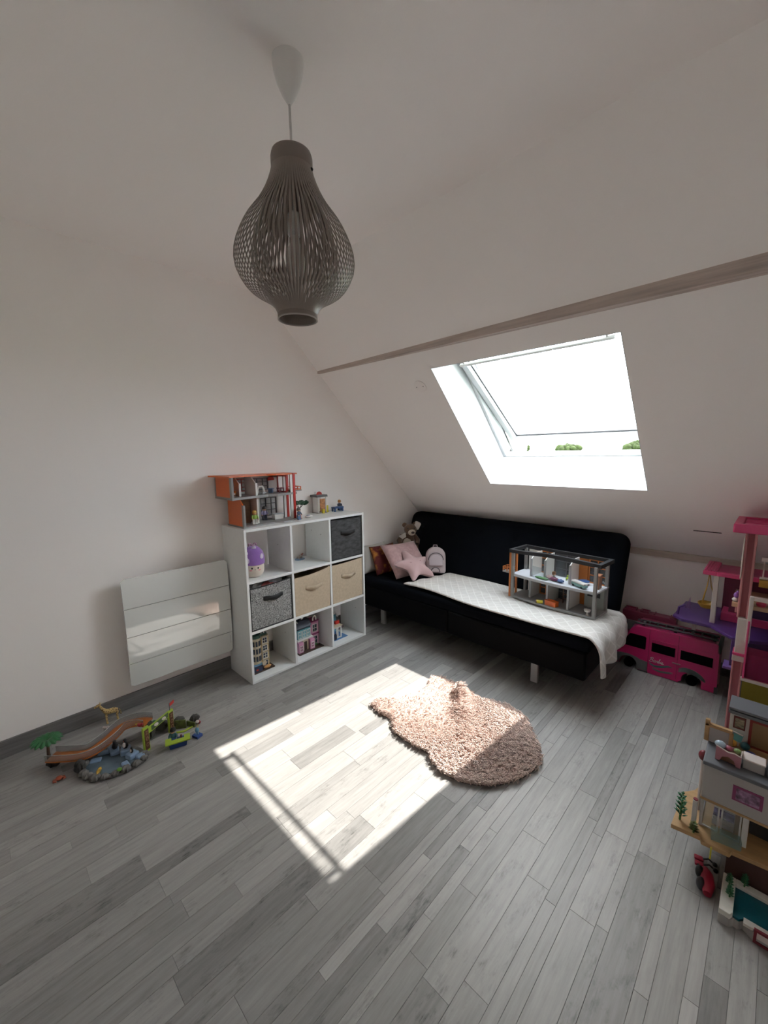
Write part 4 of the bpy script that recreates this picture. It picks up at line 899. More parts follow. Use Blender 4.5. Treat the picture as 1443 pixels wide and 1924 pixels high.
MB().box(.46, .585, LD-.03, LD-.014, .012, F2-.02).build('kitchen_unit', C_('grey_green_toy', (.34, .36, .33)), th, smooth=0); MB().box(.48, .56, LD-.034, LD-.03, .09, .12).build('oven', M_dark, th, smooth=0)
bal = MB().box(-.085, -.014, .02, .085, F2+.002, F2+.012).build('balcony', M_tg, th, smooth=0)
rl = MB(); [rl.tube([(-.014, .022, F2+z), (-.082, .022, F2+z), (-.082, .083, F2+z), (-.014, .083, F2+z)], .0028, 6) for z in (.028, .044)]
for x, y in ((-.05, .022), (-.082, .022), (-.082, .083), (-.05, .083)): rl.box(x-.0025, x+.0025, y-.0025, y+.0025, F2+.012, F2+.046)
rl.build('railing', M_go, bal, smooth=0)
ca, sa = math.cos(R_(-5.2)), math.sin(R_(-5.2))
def tl(x, y, z): return (1.352+x*ca-y*sa, 2.735+x*sa+y*ca, TZ+z)
# loose toys inside it
bus = T('toy_bus', 'small white and mint toy bus on the upper floor of the grey toy house', 'toy bus', tl(.475, .045, F2+.0125), R_(-28))
MB().box(-.055, .055, -.018, .018, .006, .024).build('lower_body', C_('mint_toy', (.22, .40, .36)), bus, bevel=.003); MB().box(-.055, .055, -.018, .018, .024, .036).build('roof', M_tw, bus, bevel=.004)
for x in (-.035, .035):
    for y in (-.0185, .0185): MB().cyl((x, y-.003, .007), (x, y+.003, .007), .007, n=12).build('wheel', M_dark, bus)
sm_thing('toy_table', 'round blue toy table behind the toy bus', 'toy table', tl(.47, .125, F2+.0105), [('top', MB().lathe([(0, .02), (.034, .02), (.034, .025), (0, .025)], 24), M_bl), ('foot', MB().lathe([(.014, 0), (.005, .004), (.005, .02)], 12), M_bl)])
sm_thing('toy_cabinet', 'brown toy cabinet at the right end of the upper floor', 'toy cabinet', tl(.568, .11, F2+.0105), [('body', MB().box(-.012, .012, -.03, .03, 0, .085), C_('terracotta_toy', (.33, .15, .08))), ('top', MB().box(-.014, .014, -.032, .032, .085, .09), C_('terracotta_toy', (.33, .15, .08)))])
sm_thing('toy_chair', 'lime green toy chair on the upper floor of the grey toy house', 'toy chair', tl(.36, .13, F2+.0105), [('seat', MB().box(-.012, .012, -.012, .012, .014, .018), M_lime), ('backrest', MB().box(-.012, .012, .009, .012, .018, .036), M_lime)]+[('leg', MB().box(a-.002, a+.002, b_-.002, b_+.002, 0, .014), M_lime) for a in (-.009, .009) for b_ in (-.009, .009)])
fg = [('green island with plants', (.225, .012), M_gn, (.05, .012, .008)), ('white and red bundle', (.265, .05), C_('pinkish_toy', (.5, .36, .36)), (.026, .016, .014)), ('maroon striped bundle', (.305, .035), C_('plum_toy', (.16, .04, .09)), (.032, .014, .012)), ('dark blue bundle', (.35, .03), M_bl, (.022, .016, .011))]
for i, (nm, (x, y), m_, r_) in enumerate(fg):
    o = lump(i+3, *r_); o = o.build('toy_clutter', m_, None); o.location = tl(x, y+.012, F2+.012+r_[2]*1.15); o.rotation_euler = (0, 0, R_(-5)); tag(o, 'small toy: '+nm+' on the upper floor of the grey toy house', 'toy', 'loose toys in the grey toy house')
figure('toy_person', 'toy figure with white top lying in the pile on the upper floor', tl(.29, .07, F2+.0125), .4, .9, (.5, .5, .5), (.1, .05, .12), (.2, .1, .05), sit=True)
sm_thing('toy_crate', 'orange toy crate on the ground floor of the grey toy house', 'toy crate', tl(.31, .012, .0125), [('box', MB().box(-.04, .04, -.02, .02, 0, .03), M_or), ('rim', MB().frame(-.042, .042, -.022, .022, .005, .03, .034, 'z'), M_or)], rz=-.2)
o = sm_thing('toy_jug', 'yellow and brown toy barrel lying on the ground floor of the grey toy house', 'toy barrel', tl(.235, -.008, .0125), [('barrel', MB().cyl((-.02, 0, .012), (.02, 0, .012), .012, n=14), M_yel), ('lid', MB().cyl((-.026, 0, .012), (-.02, 0, .012), .0125, n=14), M_brn)], rz=.35)
sm_thing('toy_ladder', 'brown toy chair by the back wall on the ground floor of the grey toy house', 'toy chair', tl(.36, .12, .0125), [('side_rail', MB().box(-.024, -.019, -.003, .003, 0, .11), M_brn), ('side_rail', MB().box(.019, .024, -.003, .003, 0, .11), M_brn)]+[('rung', MB().box(-.02, .02, -.003, .003, z, z+.006), M_brn) for z in (.03, .06, .1)])
sm_thing('toy_washbasin', 'small white toy washbasin at the right end of the ground floor', 'toy basin', tl(.545, .018, .0125), [('bowl', MB().lathe([(0, .024), (.016, .028), (.020, .036), (.0215, .036), (.017, .024), (0, .02)], 18), M_tw), ('pedestal', MB().lathe([(.01, 0), (.006, .006), (.006, .022)], 12), M_tw)])

# ------------------------------------------------------------------ pink toy camper van
M_vp = mat('hot_pink_plastic', (.52, .012, .13), .28, coat=.3); M_vk = mat('black_window_void', (.004, .003, .004), .8, spec=.05); M_vg = mat('dark_grey_van_plastic', (.055, .055, .06), .4); M_sil = mat('silver_sticker', (.52, .50, .52), .4)
van = T('toy_camper_van', 'hot pink toy camper van with black roof ladder standing on the floor by the sofa', 'toy van', (1.98, 3.107, 0))
VD = .185
def arc(cx_, cz, r, a0, a1, n=12): return [(cx_+r*math.cos(R_(a0+(a1-a0)*i/n)), cz+r*math.sin(R_(a0+(a1-a0)*i/n))) for i in range(n+1)]
vp = [(.003, .028), (.0, .10), (.012, .138), (.032, .155), (.072, .262), (.086, .292), (.11, .312), (.15, .318), (.54, .324), (.555, .315), (.562, .27), (.565, .028)]
vp = vp[::-1]; low = [(.003, .028)]+arc(.080, .034, .052, 187, -7)[0:0]
prof_v = [(.003, .02)]+[(.028, .02)]+arc(.080, .034, .053, 195, -15, 14)+[(.132, .012), (.198, .010), (.20, .004), (.365, .004), (.384, .02)]+arc(.437, .034, .053, 195, -15, 14)+[(.49, .004), (.565, .004)]
prof_v = prof_v+[(.562, .27), (.555, .315), (.54, .324), (.15, .318), (.11, .312), (.086, .292), (.072, .262), (.032, .155), (.012, .138), (.0, .10)]
body = MB().prism(prof_v, 0, VD, 'y').build('body', M_vp, van, smooth=0, bevel=.004, seg=2)
for pts in ([(.028, .163), (.175, .163), (.178, .17), (.178, .248), (.17, .255), (.082, .255), (.072, .24)],): MB().prism(pts, -.002, .004, 'y').build('cab_window', M_vk, van, smooth=0)
for a, b_ in ((.212, .342), (.372, .535)): MB().prism([(a, .165), (b_, .165), (b_, .226), (a, .226)], -.0015, .004, 'y').build('side_window', M_vk, van, smooth=0); MB().frame(a-.008, b_+.008, .157, .25, .004, -.003, .003, 'y').build('window_frame', M_vp, van, smooth=0)
for x, z0, z1 in ((.196, .005, .312), (.357, .02, .318)): MB().box(x-.0012, x+.0012, -.0012, .003, z0, z1).build('door_seam', mat('deep_pink_seam', (.16, .004, .04), .5), van, smooth=0)
MB().prism([(.004, .03), (.0, .09), (.03, .10), (.08, .102), (.13, .094), (.150, .085), (.194, .08), (.194, .014), (.132, .014)]+arc(.080, .034, .054, -15, 195, 12), -.0022, .002, 'y').build('wheel_surround', mat('mid_grey_van_panel', (.11, .115, .12), .4), van, smooth=0)
for c_ in (.080, .437):
    w = MB().cyl((c_, .012, .030), (c_, .05, .030), .0295, n=28).build('wheel', M_vk, van)
    w = MB().cyl((c_, VD-.05, .030), (c_, VD-.012, .030), .0295, n=28).build('wheel', M_vk, van)
MB().box(.331, .375, -.006, .0, .122, .131).build('door_handle', mat('mauve_grey_handle', (.24, .12, .16), .35), van, smooth=0, bevel=.002)
MB().box(.14, .20, -.004, .02, .004, .012).build('step', M_vg, van, smooth=0); MB().box(.552, .568, -.002, .05, .002, .045).build('bumper', M_vg, van, smooth=0)
MB().box(.548, .568, .0, VD, .262, .318).build('rear_cap', M_vg, van, smooth=0, bevel=.004)
lad = MB()
for y in (.022, .088): lad.tube([(.105, y, .330), (.17, y, .336), (.55, y, .342)], .0075, 6)
for q in range(9): lad.tube([(.13+.048*q, .022, .334+.0008*q), (.13+.048*q, .088, .334+.0008*q)], .0055, 6)
for q in (.15, .33, .53): lad.box(q-.008, q+.008, .03, .09, .315, .334)
lad.build('roof_ladder', M_vg, van); MB().box(.12, .54, .10, VD-.02, .318, .328).build('roof_panel', mat('dark_pink_roof', (.22, .006, .05), .4), van, smooth=0, bevel=.003)
def swoosh(P, w, col, par, nm='stripe'):
    c = catmull([(x, 0, z) for x, z in P], 6, False); vs = []; n = len(c)
    for i, p in enumerate(c):
        ww = w*math.sin(math.pi*min(1, (i+.6)/(n)))**.6; vs += [(p.x, -.0012, p.z+ww), (p.x, -.0012, p.z-ww)]
    mb = MB(); mb.add(vs, [(2*i, 2*i+1, 2*i+3, 2*i+2) for i in range(n-1)]); o = mb.build(nm, col, par, smooth=0)
    sd_ = o.modifiers.new('s', 'SOLIDIFY'); sd_.thickness = .0008; return o
M_tealp = mat('teal_sticker', (.07, .16, .17), .4); M_slt = mat('slate_sticker', (.13, .14, .15), .4)
for k in range(3): swoosh([(.205, .083-.004*k), (.235, .070-.004*k), (.275, .078-.004*k), (.31, .092-.003*k), (.335, .090)], .003, M_tealp, van)
for k in range(3): swoosh([(.222, .053-.005*k), (.26, .043-.004*k), (.30, .047-.004*k), (.34, .058-.004*k)], .0026, M_slt, van)
for k in range(5): swoosh([(.366, .098-.006*k), (.40, .112-.006*k), (.45, .108-.006*k), (.49, .085-.005*k), (.508, .062-.002*k)], .0044, M_slt, van)
# script lettering on the side
let = [[(.0, .0), (.004, .030), (.002, .026)], [(-.004, .026), (.006, .033), (.014, .031), (.013, .022), (.004, .018), (.014, .016), (.015, .006), (.006, .0), (-.003, .002)],
       [(.030, .014), (.024, .017), (.019, .009), (.023, .001), (.029, .008), (.031, .015), (.030, .003), (.034, .002)], [(.034, .002), (.038, .014), (.039, .016), (.043, .015), (.042, .005), (.045, .002)],
       [(.045, .002), (.052, .024), (.053, .033), (.050, .030), (.049, .006), (.053, .001), (.058, .007), (.054, .013), (.051, .010)], [(.058, .007), (.062, .013), (.062, .004), (.065, .002)], [(.0635, .020), (.0637, .0215)],
       [(.065, .002), (.072, .009), (.071, .015), (.067, .012), (.067, .004), (.072, .001), (.080, .005)]]
mb = MB()
for st in let:
    c = catmull([(x, 0, z) for x, z in st], 5, False); c = [(p.x+.22*p.z+.206, -.0012, p.z*.95+.092-.10*p.x*0) for p in c]; mb.tube(c, .0014, 6)
mb.build('lettering', M_sil, van)
# pink panels stored behind the van
pb = T('toy_case', 'flat dark pink toy case with raised frames behind the camper van', 'toy case', (1.955, 3.325, 0))
MB().box(0, .33, 0, .075, 0, .34).build('panel_block', mat('dusky_pink_plastic', (.27, .05, .10), .45), pb, smooth=0, bevel=.004)
for a, b_ in ((.01, .085), (.11, .165)): MB().frame(a, b_, .01, .065, .008, .34, .352, 'z').build('raised_frame', mat('dusky_pink_plastic', (.27, .05, .10), .45), pb, smooth=0)
for x in (.195, .29): MB().box(x, x+.006, .005, .07, .34, .348).build('rib', mat('dusky_pink_plastic', (.27, .05, .10), .45), pb, smooth=0)
MB().box(-.01, .12, -.015, 0, .2, .27).build('grey_edge', M_tg, pb, smooth=0)

# ------------------------------------------------------------------ tall pink dollhouse at the right
M_dp = mat('bright_pink_plastic', (.58, .055, .17), .35); M_lp = mat('light_pink_plastic', (.55, .22, .23), .4); M_dw = mat('ivory_plastic', (.60, .53, .49), .4); M_pu = mat('purple_plastic', (.075, .03, .15), .4); M_tray = mat('tan_tray', (.46, .30, .18), .5); M_pt = glass_mat('pink_translucent', (.92, .48, .62), .05, .1, .22, (.5, .08, .2))
dh = T('dollhouse', 'tall pink and white dollhouse with slatted pink roof and purple deck at the right wall', 'dollhouse', (2.61, 2.725, 0))
def D(x0, x1, y0, y1, z0, z1, nm, m, bev=.003, par=None): return MB().box(x0-2.61, x1-2.61, y0-2.725, y1-2.725, z0, z1).build(nm, m, par or dh, smooth=0, bevel=bev)
XE = 3.12
rf = MB().frame(2.563-2.61, XE-2.61, 2.70-2.725, 3.04-2.725, .035, 1.086, 1.131, 'z').build('roof_frame', M_dp, dh, smooth=0, bevel=.004)
for k in range(5): D(2.60, XE-.04, 2.755+.055*k, 2.78+.055*k, 1.10, 1.122, 'roof_slat', M_dp, .003, rf)
D(2.612, 2.622, 2.722, 2.80, .64, 1.086, 'column_flange', M_lp); D(2.648, 2.658, 2.722, 2.80, .64, 1.086, 'column_flange', M_lp); D(2.622, 2.648, 2.745, 2.75, .64, 1.086, 'column_web', mat('rose_plastic', (.42, .13, .15), .5), 0); D(2.608, 2.613, 2.70, 2.74, .85, 1.06, 'white_strip', M_dw)
D(2.618, 2.664, 2.718, 2.79, .442, .64, 'white_column', M_dw); D(2.612, 2.668, 2.712, 2.795, .437, .452, 'pink_cap', M_dp); D(2.612, 2.664, 2.715, 2.79, .405, .437, 'white_collar', M_dw)
D(2.614, 2.622, 2.72, 2.80, 0, .405, 'column_flange', M_lp); D(2.650, 2.658, 2.72, 2.80, 0, .405, 'column_flange', M_lp); D(2.622, 2.650, 2.735, 2.74, 0, .405, 'column_web', mat('rose_plastic', (.42, .13, .15), .5), 0)
D(2.655, 2.672, 2.70, 2.725, .52, .767, 'white_frame', M_dw); D(2.672, XE, 2.70, 2.725, .748, .767, 'white_frame', M_dw); D(2.655, XE, 2.695, 2.72, .316, .332, 'balcony_edge', M_dw)
D(2.66, XE, 2.705, 2.709, .332, .50, 'balcony_panel', M_pt, 0); D(2.66, 2.668, 2.69, 2.72, .332, .64, 'balcony_post', M_dp)
D(2.66, XE, 2.72, 3.06, .316, .326, 'middle_floor', mat('violet_floor', (.10, .05, .17), .5), 0); D(2.586, XE, 2.77, 3.06, .678, .702, 'upper_floor', M_tray, .003); D(2.60, 2.66, 2.80, 2.86, .64, .678, 'floor_bracket', M_lp)
D(2.66, XE, 2.73, 2.99, .0, .010, 'ground_floor', M_tg, 0)
D(2.66, XE, 3.06, 3.066, .0, .70, 'back_wall', mat('purple_back_wall', (.06, .03, .1), .6), 0)
D(2.66, 3.1, 2.90, 2.905, .0, .316, 'inner_wall', mat('yellow_wall', (.28, .22, .02), .6), 0); D(2.66, 2.74, 2.76, 2.84, .01, .11, 'white_unit', M_dw)
mb = MB()
for k in range(6): mb.box(2.69+.025*k-2.61, 2.696+.025*k-2.61, 2.90-2.725, 2.906-2.725, .83, .92)
mb.box(2.68-2.61, 2.84-2.61, 2.895-2.725, 2.91-2.725, .915, .935); mb.box(2.68-2.61, 2.84-2.61, 2.895-2.725, 2.91-2.725, .82, .83); mb.build('white_railing', M_dw, dh, smooth=0)
D(2.68, XE, 2.89, 2.92, .775, .815, 'yellow_panel', mat('amber_plastic', (.42, .24, .03), .4), .003)
# lower back wing
D(2.50, 2.95, 2.95, 2.98, .785, .808, 'wing_roof', M_dp); D(2.437, 2.50, 2.95, 3.24, .785, .808, 'wing_roof', M_dp); D(2.50, 2.95, 2.98, 3.24, .785, .796, 'wing_roof_panel', mat('deep_pink_plastic', (.34, .03, .10), .4), 0)
for k in range(4): D(2.445+.013*k, 2.45+.013*k, 2.96, 3.23, .808, .813, 'roof_rib', M_dp, 0)
D(2.488, 2.512, 2.958, 2.985, .50, .785, 'wing_column', M_dw)
D(2.56, 2.60, 3.10, 3.13, .50, .785, 'wing_inner_wall', mat('plum_pink', (.2, .03, .07), .5), 0); D(2.52, 2.75, 3.235, 3.24, .50, .785, 'wing_back_wall', mat('plum_pink', (.2, .03, .07), .5), 0); D(2.53, 2.74, 3.05, 3.20, .50, .545, 'wing_sofa', M_dp)
MB().prism([(2.31-2.61, 2.97-2.725), (2.36-2.61, 2.92-2.725), (2.50-2.61, 2.915-2.725), (2.60-2.61, 2.80-2.725), (2.66-2.61, 2.80-2.725), (2.95-2.61, 2.95-2.725), (2.95-2.61, 3.30-2.725), (2.33-2.61, 3.30-2.725)], .482, .50).build('purple_deck', M_pu, dh, smooth=0, bevel=.004)
D(2.576, 2.66, 2.775, 2.87, .322, .338, 'lower_landing', mat('lilac_plastic', (.15, .085, .26), .4)); D(2.60, 2.66, 2.80, 2.84, .338, .482, 'landing_post', M_pu)
D(2.385, 2.405, 3.20, 3.22, 0, .482, 'deck_leg', M_dw); D(2.70, 2.72, 3.25, 3.27, 0, .482, 'deck_leg', M_dw)
MB().tube([(2.33-2.61, .27, .50), (2.335-2.61, .27, .545), (2.36-2.61, .29, .56)], .007, 6).build('slide_handle', M_pu, dh)
MB().prism([(2.345-2.61, .50), (2.375-2.61, .50), (2.37-2.61, .58)], .42, .424, 'y').build('clear_fin', glass_mat('lilac_clear', (.8, .7, .85), .05, .1, .3, (.4, .25, .45)), dh, smooth=0)
sw = T('toy_swing', 'yellow basket swing hanging from the pink roof of the dollhouse wing', 'toy swing', (2.462, 3.04, .56))
MB().lathe([(0, 0), (.03, .004), (.044, .022), (.046, .032), (.043, .032), (.03, .010), (0, .007)], 20).build('basket', mat('amber_plastic', (.42, .24, .03), .4), sw)
for a in (0, 2.1, 4.2): MB().tube([(.045*math.cos(a), .045*math.sin(a), .03), (.012*math.cos(a), .012*math.sin(a), .14), (0, 0, .225)], .003, 6).build('hanging_cord', mat('amber_plastic', (.42, .24, .03), .4), sw)
t = T('toy_pony', 'small lilac and white toy on the wooden tray of the pink dollhouse', 'toy', (2.598, 2.79, .7025))
MB().ell((0, 0, .012), (.014, .014, .012), 12, 8).build('body', M_dw, t); MB().ell((.002, 0, .036), (.011, .012, .016), 12, 8).build('head', C_('lilac_toy', (.25, .1, .4)), t); MB().ell((.006, .0, .054), (.006, .008, .008), 10, 6).build('mane', C_('lilac_toy', (.25, .1, .4)), t)
for i, (x, y, c_, lab) in enumerate(((2.70, 2.79, (.5, .05, .12), 'red toy bowl on the wooden floor of the pink dollhouse'), (2.74, 2.80, (.6, .5, .45), 'cream toy dish on the wooden floor of the pink dollhouse'))):
    o = MB().lathe([(0, .003), (.016, .004), (.02, .014), (.022, .014), (.018, 0), (0, 0)], 18).build('toy_dish', C_('dish_%d' % i, c_), None); o.location = (x, y, .7025); tag(o, lab, 'toy dish')

# ------------------------------------------------------------------ modern dollhouse with pool (lower right)
M_wd = mat('honey_wood_print', (.40, .24, .105), .55, noise=(6, .15, (1, 8, 8))); M_gp = mat('stone_grey_panel', (.36, .335, .315), .5); M_mb = mat('mahogany_wall', (.05, .017, .014), .6); M_sl = mat('slate_slab', (.105, .11, .12), .5); M_ltw = mat('off_white_panel', (.50, .48, .45), .5)
mh = T('modern_dollhouse', 'modern grey and wood dollhouse with terrace and roof deck in front of the pink dollhouse', 'dollhouse', (2.61, 1.72, 0))
def E_(x0, x1, y0, y1, z0, z1, nm, m, bev=.002, par=None): return MB().box(x0-2.61, x1-2.61, y0-1.72, y1-1.72, z0, z1).build(nm, m, par or mh, smooth=0, bevel=bev)
XF = 3.05
E_(2.692, XF, 1.70, 1.97, .0, .142, 'ground_storey', M_mb)
MB().prism([(2.536-2.61, 1.655-1.72), (2.62-2.61, 1.665-1.72), (2.625-2.61, 1.65-1.72), (2.70-2.61, 1.655-1.72), (2.705-2.61, 1.672-1.72), (XF-2.61, 1.72-1.72), (XF-2.61, 1.98-1.72), (2.60-2.61, 1.98-1.72), (2.575-2.61, 1.90-1.72), (2.545-2.61, 1.86-1.72)], .142, .158).build('terrace_plate', M_wd, mh, smooth=0, bevel=.002)
E_(2.60, 2.606, 1.95, 1.975, .158, .27, 'corner_post', M_ltw); E_(2.588, 2.602, 1.694, 1.712, .158, .262, 'white_post', M_ltw); MB().lathe([(0, .262), (.007, .262), (.007, .266), (0, .266)], 12, c=(2.595-2.61, 1.703-1.72, 0)).build('post_cap', mat('dark_cherry', (.15, .01, .02), .4), mh)
E_(2.722, 2.738, 1.715, 1.74, .158, .27, 'white_post', M_ltw)
for a, b_ in ((2.612, 2.662), (2.666, 2.72)):
    f_ = MB().frame(a-2.61, b_-2.61, .160, .266, .005, 1.722-1.72, 1.728-1.72, 'y').build('glass_wall', M_ltw, mh, smooth=0); MB().box(a-2.61, b_-2.61, .004, .006, .162, .264).build('pane', M_clear, f_, smooth=0)
f_ = MB().frame(.0, .16, .160, .266, .005, -.002, .004, 'x').build('glass_wall', M_ltw, mh, smooth=0); MB().box(.0, .002, .0, .16, .162, .264).build('pane', M_clear, f_, smooth=0)
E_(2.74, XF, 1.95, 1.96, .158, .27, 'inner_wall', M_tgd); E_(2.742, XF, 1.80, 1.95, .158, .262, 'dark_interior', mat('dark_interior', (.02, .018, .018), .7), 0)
E_(2.605, XF, 1.715, 1.98, .266, .276, 'wood_fascia', M_wd); E_(2.607, XF, 1.715, 1.975, .276, .405, 'upper_storey', M_gp); E_(2.603, XF, 1.708, 1.985, .405, .420, 'roof_deck', M_sl, .003)
pf = E_(2.688, 2.765, 1.712, 1.716, .318, .372, 'wall_picture', mat('plum_frame', (.2, .03, .1), .5), 0); E_(2.697, 2.757, 1.7105, 1.7125, .324, .366, 'print', mat('abstract_print', (.22, .12, .2), .5, noise=(70, .9)), 0, pf)
# roof deck enclosure: wooden frame with a grey pane, back pavilion
DY = 1.84
E_(2.590, 2.604, DY, DY+.014, .420, .505, 'deck_post', M_wd); E_(2.590, 2.668, DY, DY+.016, .478, .490, 'deck_rail', M_wd); E_(2.604, 2.662, DY+.004, DY+.008, .420, .478, 'deck_screen', M_gp, 0); E_(2.660, 2.672, DY, DY+.014, .420, .478, 'deck_post', M_wd)
pv = E_(2.655, XF, 1.90, 1.906, .420, .535, 'pavilion_wall', M_ltw, 0); E_(2.650, XF, 1.885, 1.985, .535, .548, 'pavilion_roof', M_sl); E_(2.650, XF, 1.882, 1.985, .552, .562, 'pavilion_roof', M_sl)
E_(2.666, 2.700, 1.8965, 1.9005, .478, .525, 'picture_frame', mat('mahogany_frame', (.12, .02, .015), .5), 0, pv); E_(2.670, 2.696, 1.8955, 1.8968, .484, .519, 'picture', mat('landscape_print', (.22, .18, .12), .6, noise=(60, .7, (1, 1, 3))), 0, pv)
MB().frame(2.71-2.61, 2.79-2.61, .421, .53, .008, 1.896-1.72, 1.902-1.72, 'y').build('pavilion_door', mat('red_door_frame', (.2, .02, .015), .45), pv, smooth=0); E_(2.718, 2.782, 1.898, 1.900, .43, .522, 'door_panel', mat('amber_door', (.22, .13, .06), .5), 0, pv)
E_(2.705, 2.76, 1.755, 1.80, .420, .452, 'white_cabinet', M_gp); E_(2.703, 2.762, 1.753, 1.802, .452, .457, 'cabinet_top', M_dw); E_(2.765, 2.9, 1.75, 1.82, .420, .46, 'grey_block', M_sl); E_(2.66, 2.80, 1.83, 1.895, .420, .424, 'wood_floor', M_wd, 0)
# toys on the deck
cb = T('toy_box', 'pink toy crib with scalloped rim full of toys on the roof deck', 'toy crib', (2.632, 1.745, .4205), R_(-3))
M_pc = C_('dusky_pink_crib', (.36, .15, .18))
for y in (0, .04): MB().prism([(0, .0), (.012, .0), (.018, .018), (.034, .026), (.05, .018), (.056, 0), (.068, 0), (.068, .040), (.05, .044), (.034, .040), (.018, .046), (0, .05)], y, y+.003, 'y').build('side_panel', M_pc, cb, smooth=0)
for x in (0, .065): MB().box(x, x+.003, .003, .04, 0, .045).build('end_panel', M_dw, cb, smooth=0)
MB().tube([(.0, .0, .052), (.018, 0, .048), (.034, 0, .042), (.05, 0, .046), (.068, 0, .042)], .0018, 6).build('rim', M_dw, cb); MB().box(.003, .065, .003, .04, .004, .03).build('base', M_brn, cb, smooth=0)
for nm, lab, c_, p_, r_ in (('toy_plush', 'pale blue toy on top of the pink crib', (.33, .42, .5), (2.642, 1.762, .472), (.016, .013, .012)), ('toy_plush', 'raspberry toy lying in the pink crib', (.3, .06, .1), (2.665, 1.765, .466), (.012, .012, .009)), ('toy_plush', 'green toy at the right end of the pink crib', (.16, .24, .08), (2.688, 1.765, .467), (.010, .010, .009)), ('toy_ball', 'dark teal toy ball by the pavilion wall', (.02, .09, .1), (2.705, 1.865, .4385), (.014, .014, .014)), ('toy_duck', 'orange toy duck behind the pink crib', (.5, .24, .03), (2.672, 1.862, .4365), (.012, .012, .012)), ('toy_plate', 'blue toy plate on the wooden deck floor', (.02, .05, .25), (2.722, 1.848, .4285), (.014, .012, .004))):
    o = MB().ell((0, 0, 0), r_, 16, 10).build(nm, C_(lab[:14], c_), None); o.location = p_; tag(o, lab, 'toy', 'toys on the roof deck')
sm_thing('toy_tray', 'small turquoise toy tray leaning on the pavilion wall', 'toy tray', (2.682, 1.872, .4245), [('tray', MB().cbox((0, 0, .035), (.028, .003, .03), (-.25, .2, 0)), C_('turquoise_toy', (.12, .36, .36))), ('rim', MB().cbox((0, -.002, .05), (.03, .005, .003), (-.25, .2, 0)), M_dw), ('stand', MB().box(-.006, .006, .0, .012, 0, .022), M_dw)])
arc_ = MB().prism([(.018*math.cos(R_(a)), .024*math.sin(R_(a))) for a in range(0, 181, 20)]+[(-.018, -.012), (.018, -.012)], 0, .003, 'y').build('toy_headboard', mat('mauve_headboard', (.25, .16, .17), .5), None, smooth=0); arc_.location = (2.668, 1.795, .4325); tag(arc_, 'arched mauve toy headboard standing behind the pink crib', 'toy')
t = T('toy_mushroom', 'cherry and white toy mushroom behind the left end of the roof deck', 'toy', (2.598, 1.80, .1585)); MB().cyl((0, 0, 0), (0, 0, .21), .006, n=10).build('stalk', M_dw, t); MB().ell((0, 0, .222), (.016, .016, .02), 14, 8).build('cap', mat('dark_cherry', (.15, .01, .02), .4), t)
# terrace plants, bed, box
pt = T('toy_plant', 'tall green toy plant on the terrace corner of the modern dollhouse', 'toy plant', (2.556, 1.70, .1585))
g = random.Random(8); MB().tube([(0, 0, 0), (.002, 0, .05), (.004, .004, .10)], [.004, .003, .002], 6).build('stem', M_gn, pt)
mb = MB()
for k in range(34):
    z = .015+.088*k/34; a = k*2.4; r = .024-.010*k/34; M_ = Matrix.Translation((.003*math.cos(a), .003*math.sin(a), z)) @ Matrix.Rotation(a, 4, 'Z') @ Matrix.Rotation(R_(-35), 4, 'Y'); mb.add([M_ @ Vector(p) for p in ((0, 0, 0), (r*.5, .006, .001), (r, 0, 0), (r*.5, -.006, .001), (r*.5, 0, .004))], [(0, 3, 4), (3, 2, 4), (2, 1, 4), (1, 0, 4), (0, 1, 2, 3)])
mb.build('foliage', mat('toy_leaf_green', (.02, .12, .05), .5), pt, smooth=0)
pt2 = copy_tree(pt); pt2.location = (2.600, 1.668, .1585); pt2.scale = (.8, .8, .38); pt2['label'] = 'low olive toy plant at the front edge of the terrace'
for c_ in pt2.children:
    if c_.name.startswith('foliage'): c_.data = c_.data.copy(); c_.data.materials[0] = mat('olive_leaf', (.09, .1, .02), .5)
sm_thing('toy_bed', 'white and purple toy bed inside the glass room of the modern dollhouse', 'toy bed', (2.672, 1.80, .159), [('frame', MB().box(-.03, .03, -.04, .04, 0, .018), M_dw), ('mattress', MB().box(-.028, .028, -.038, .038, .018, .028), M_dw), ('quilt', MB().box(-.029, .029, -.03, .01, .026, .032), mat('purple_print', (.14, .1, .22), .7, noise=(80, .8))), ('pillow', MB().ell((0, .028, .033), (.022, .010, .006), 12, 6), M_dw)])
o = MB().box(-.04, .04, -.016, .016, 0, .03).build('clear_box', glass_mat('greenish_clear', (.8, .9, .87), .06, .05, .25, (.35, .42, .40)), None, smooth=0); o.location = (2.685, 1.699, .1585); o.rotation_euler = (0, 0, R_(9)); tag(o, 'clear greenish plastic box on the terrace in front of the glass room', 'box')
# pool
po = T('toy_pool', 'teal toy swimming pool with cream stone rim in front of the modern dollhouse', 'toy pool', (2.69, 1.537, 0))
M_pst = mat('cream_pool_stone', (.55, .53, .47), .6, noise=(70, .06)); M_wat = mat('teal_water', (.006, .085, .11), .15, coat=.4)
rimp = [(0, .0), (.028, -.002), (.038, .012), (.05, .010), (.06, .022), (.09, .0), (.32, .0), (.32, .155), (0, .155)]
MB().prism(rimp, 0, .030).build('shell', mat('grey_pool_side', (.33, .31, .29), .55), po, smooth=0, bevel=.002)
MB().prism([(.0, .0), (.028, -.002), (.034, .012), (.034, .155), (0, .155)], .030, .050).build('stone_deck', M_pst, po, smooth=0, bevel=.002)
MB().box(.034, .32, .13, .155, .030, .05).build('stone_deck', M_pst, po, smooth=0, bevel=.002)
MB().prism([(.034, .014), (.05, .012), (.06, .024), (.09, .004), (.318, .004), (.318, .13), (.034, .13)], .030, .038).build('water', M_wat, po, smooth=0)
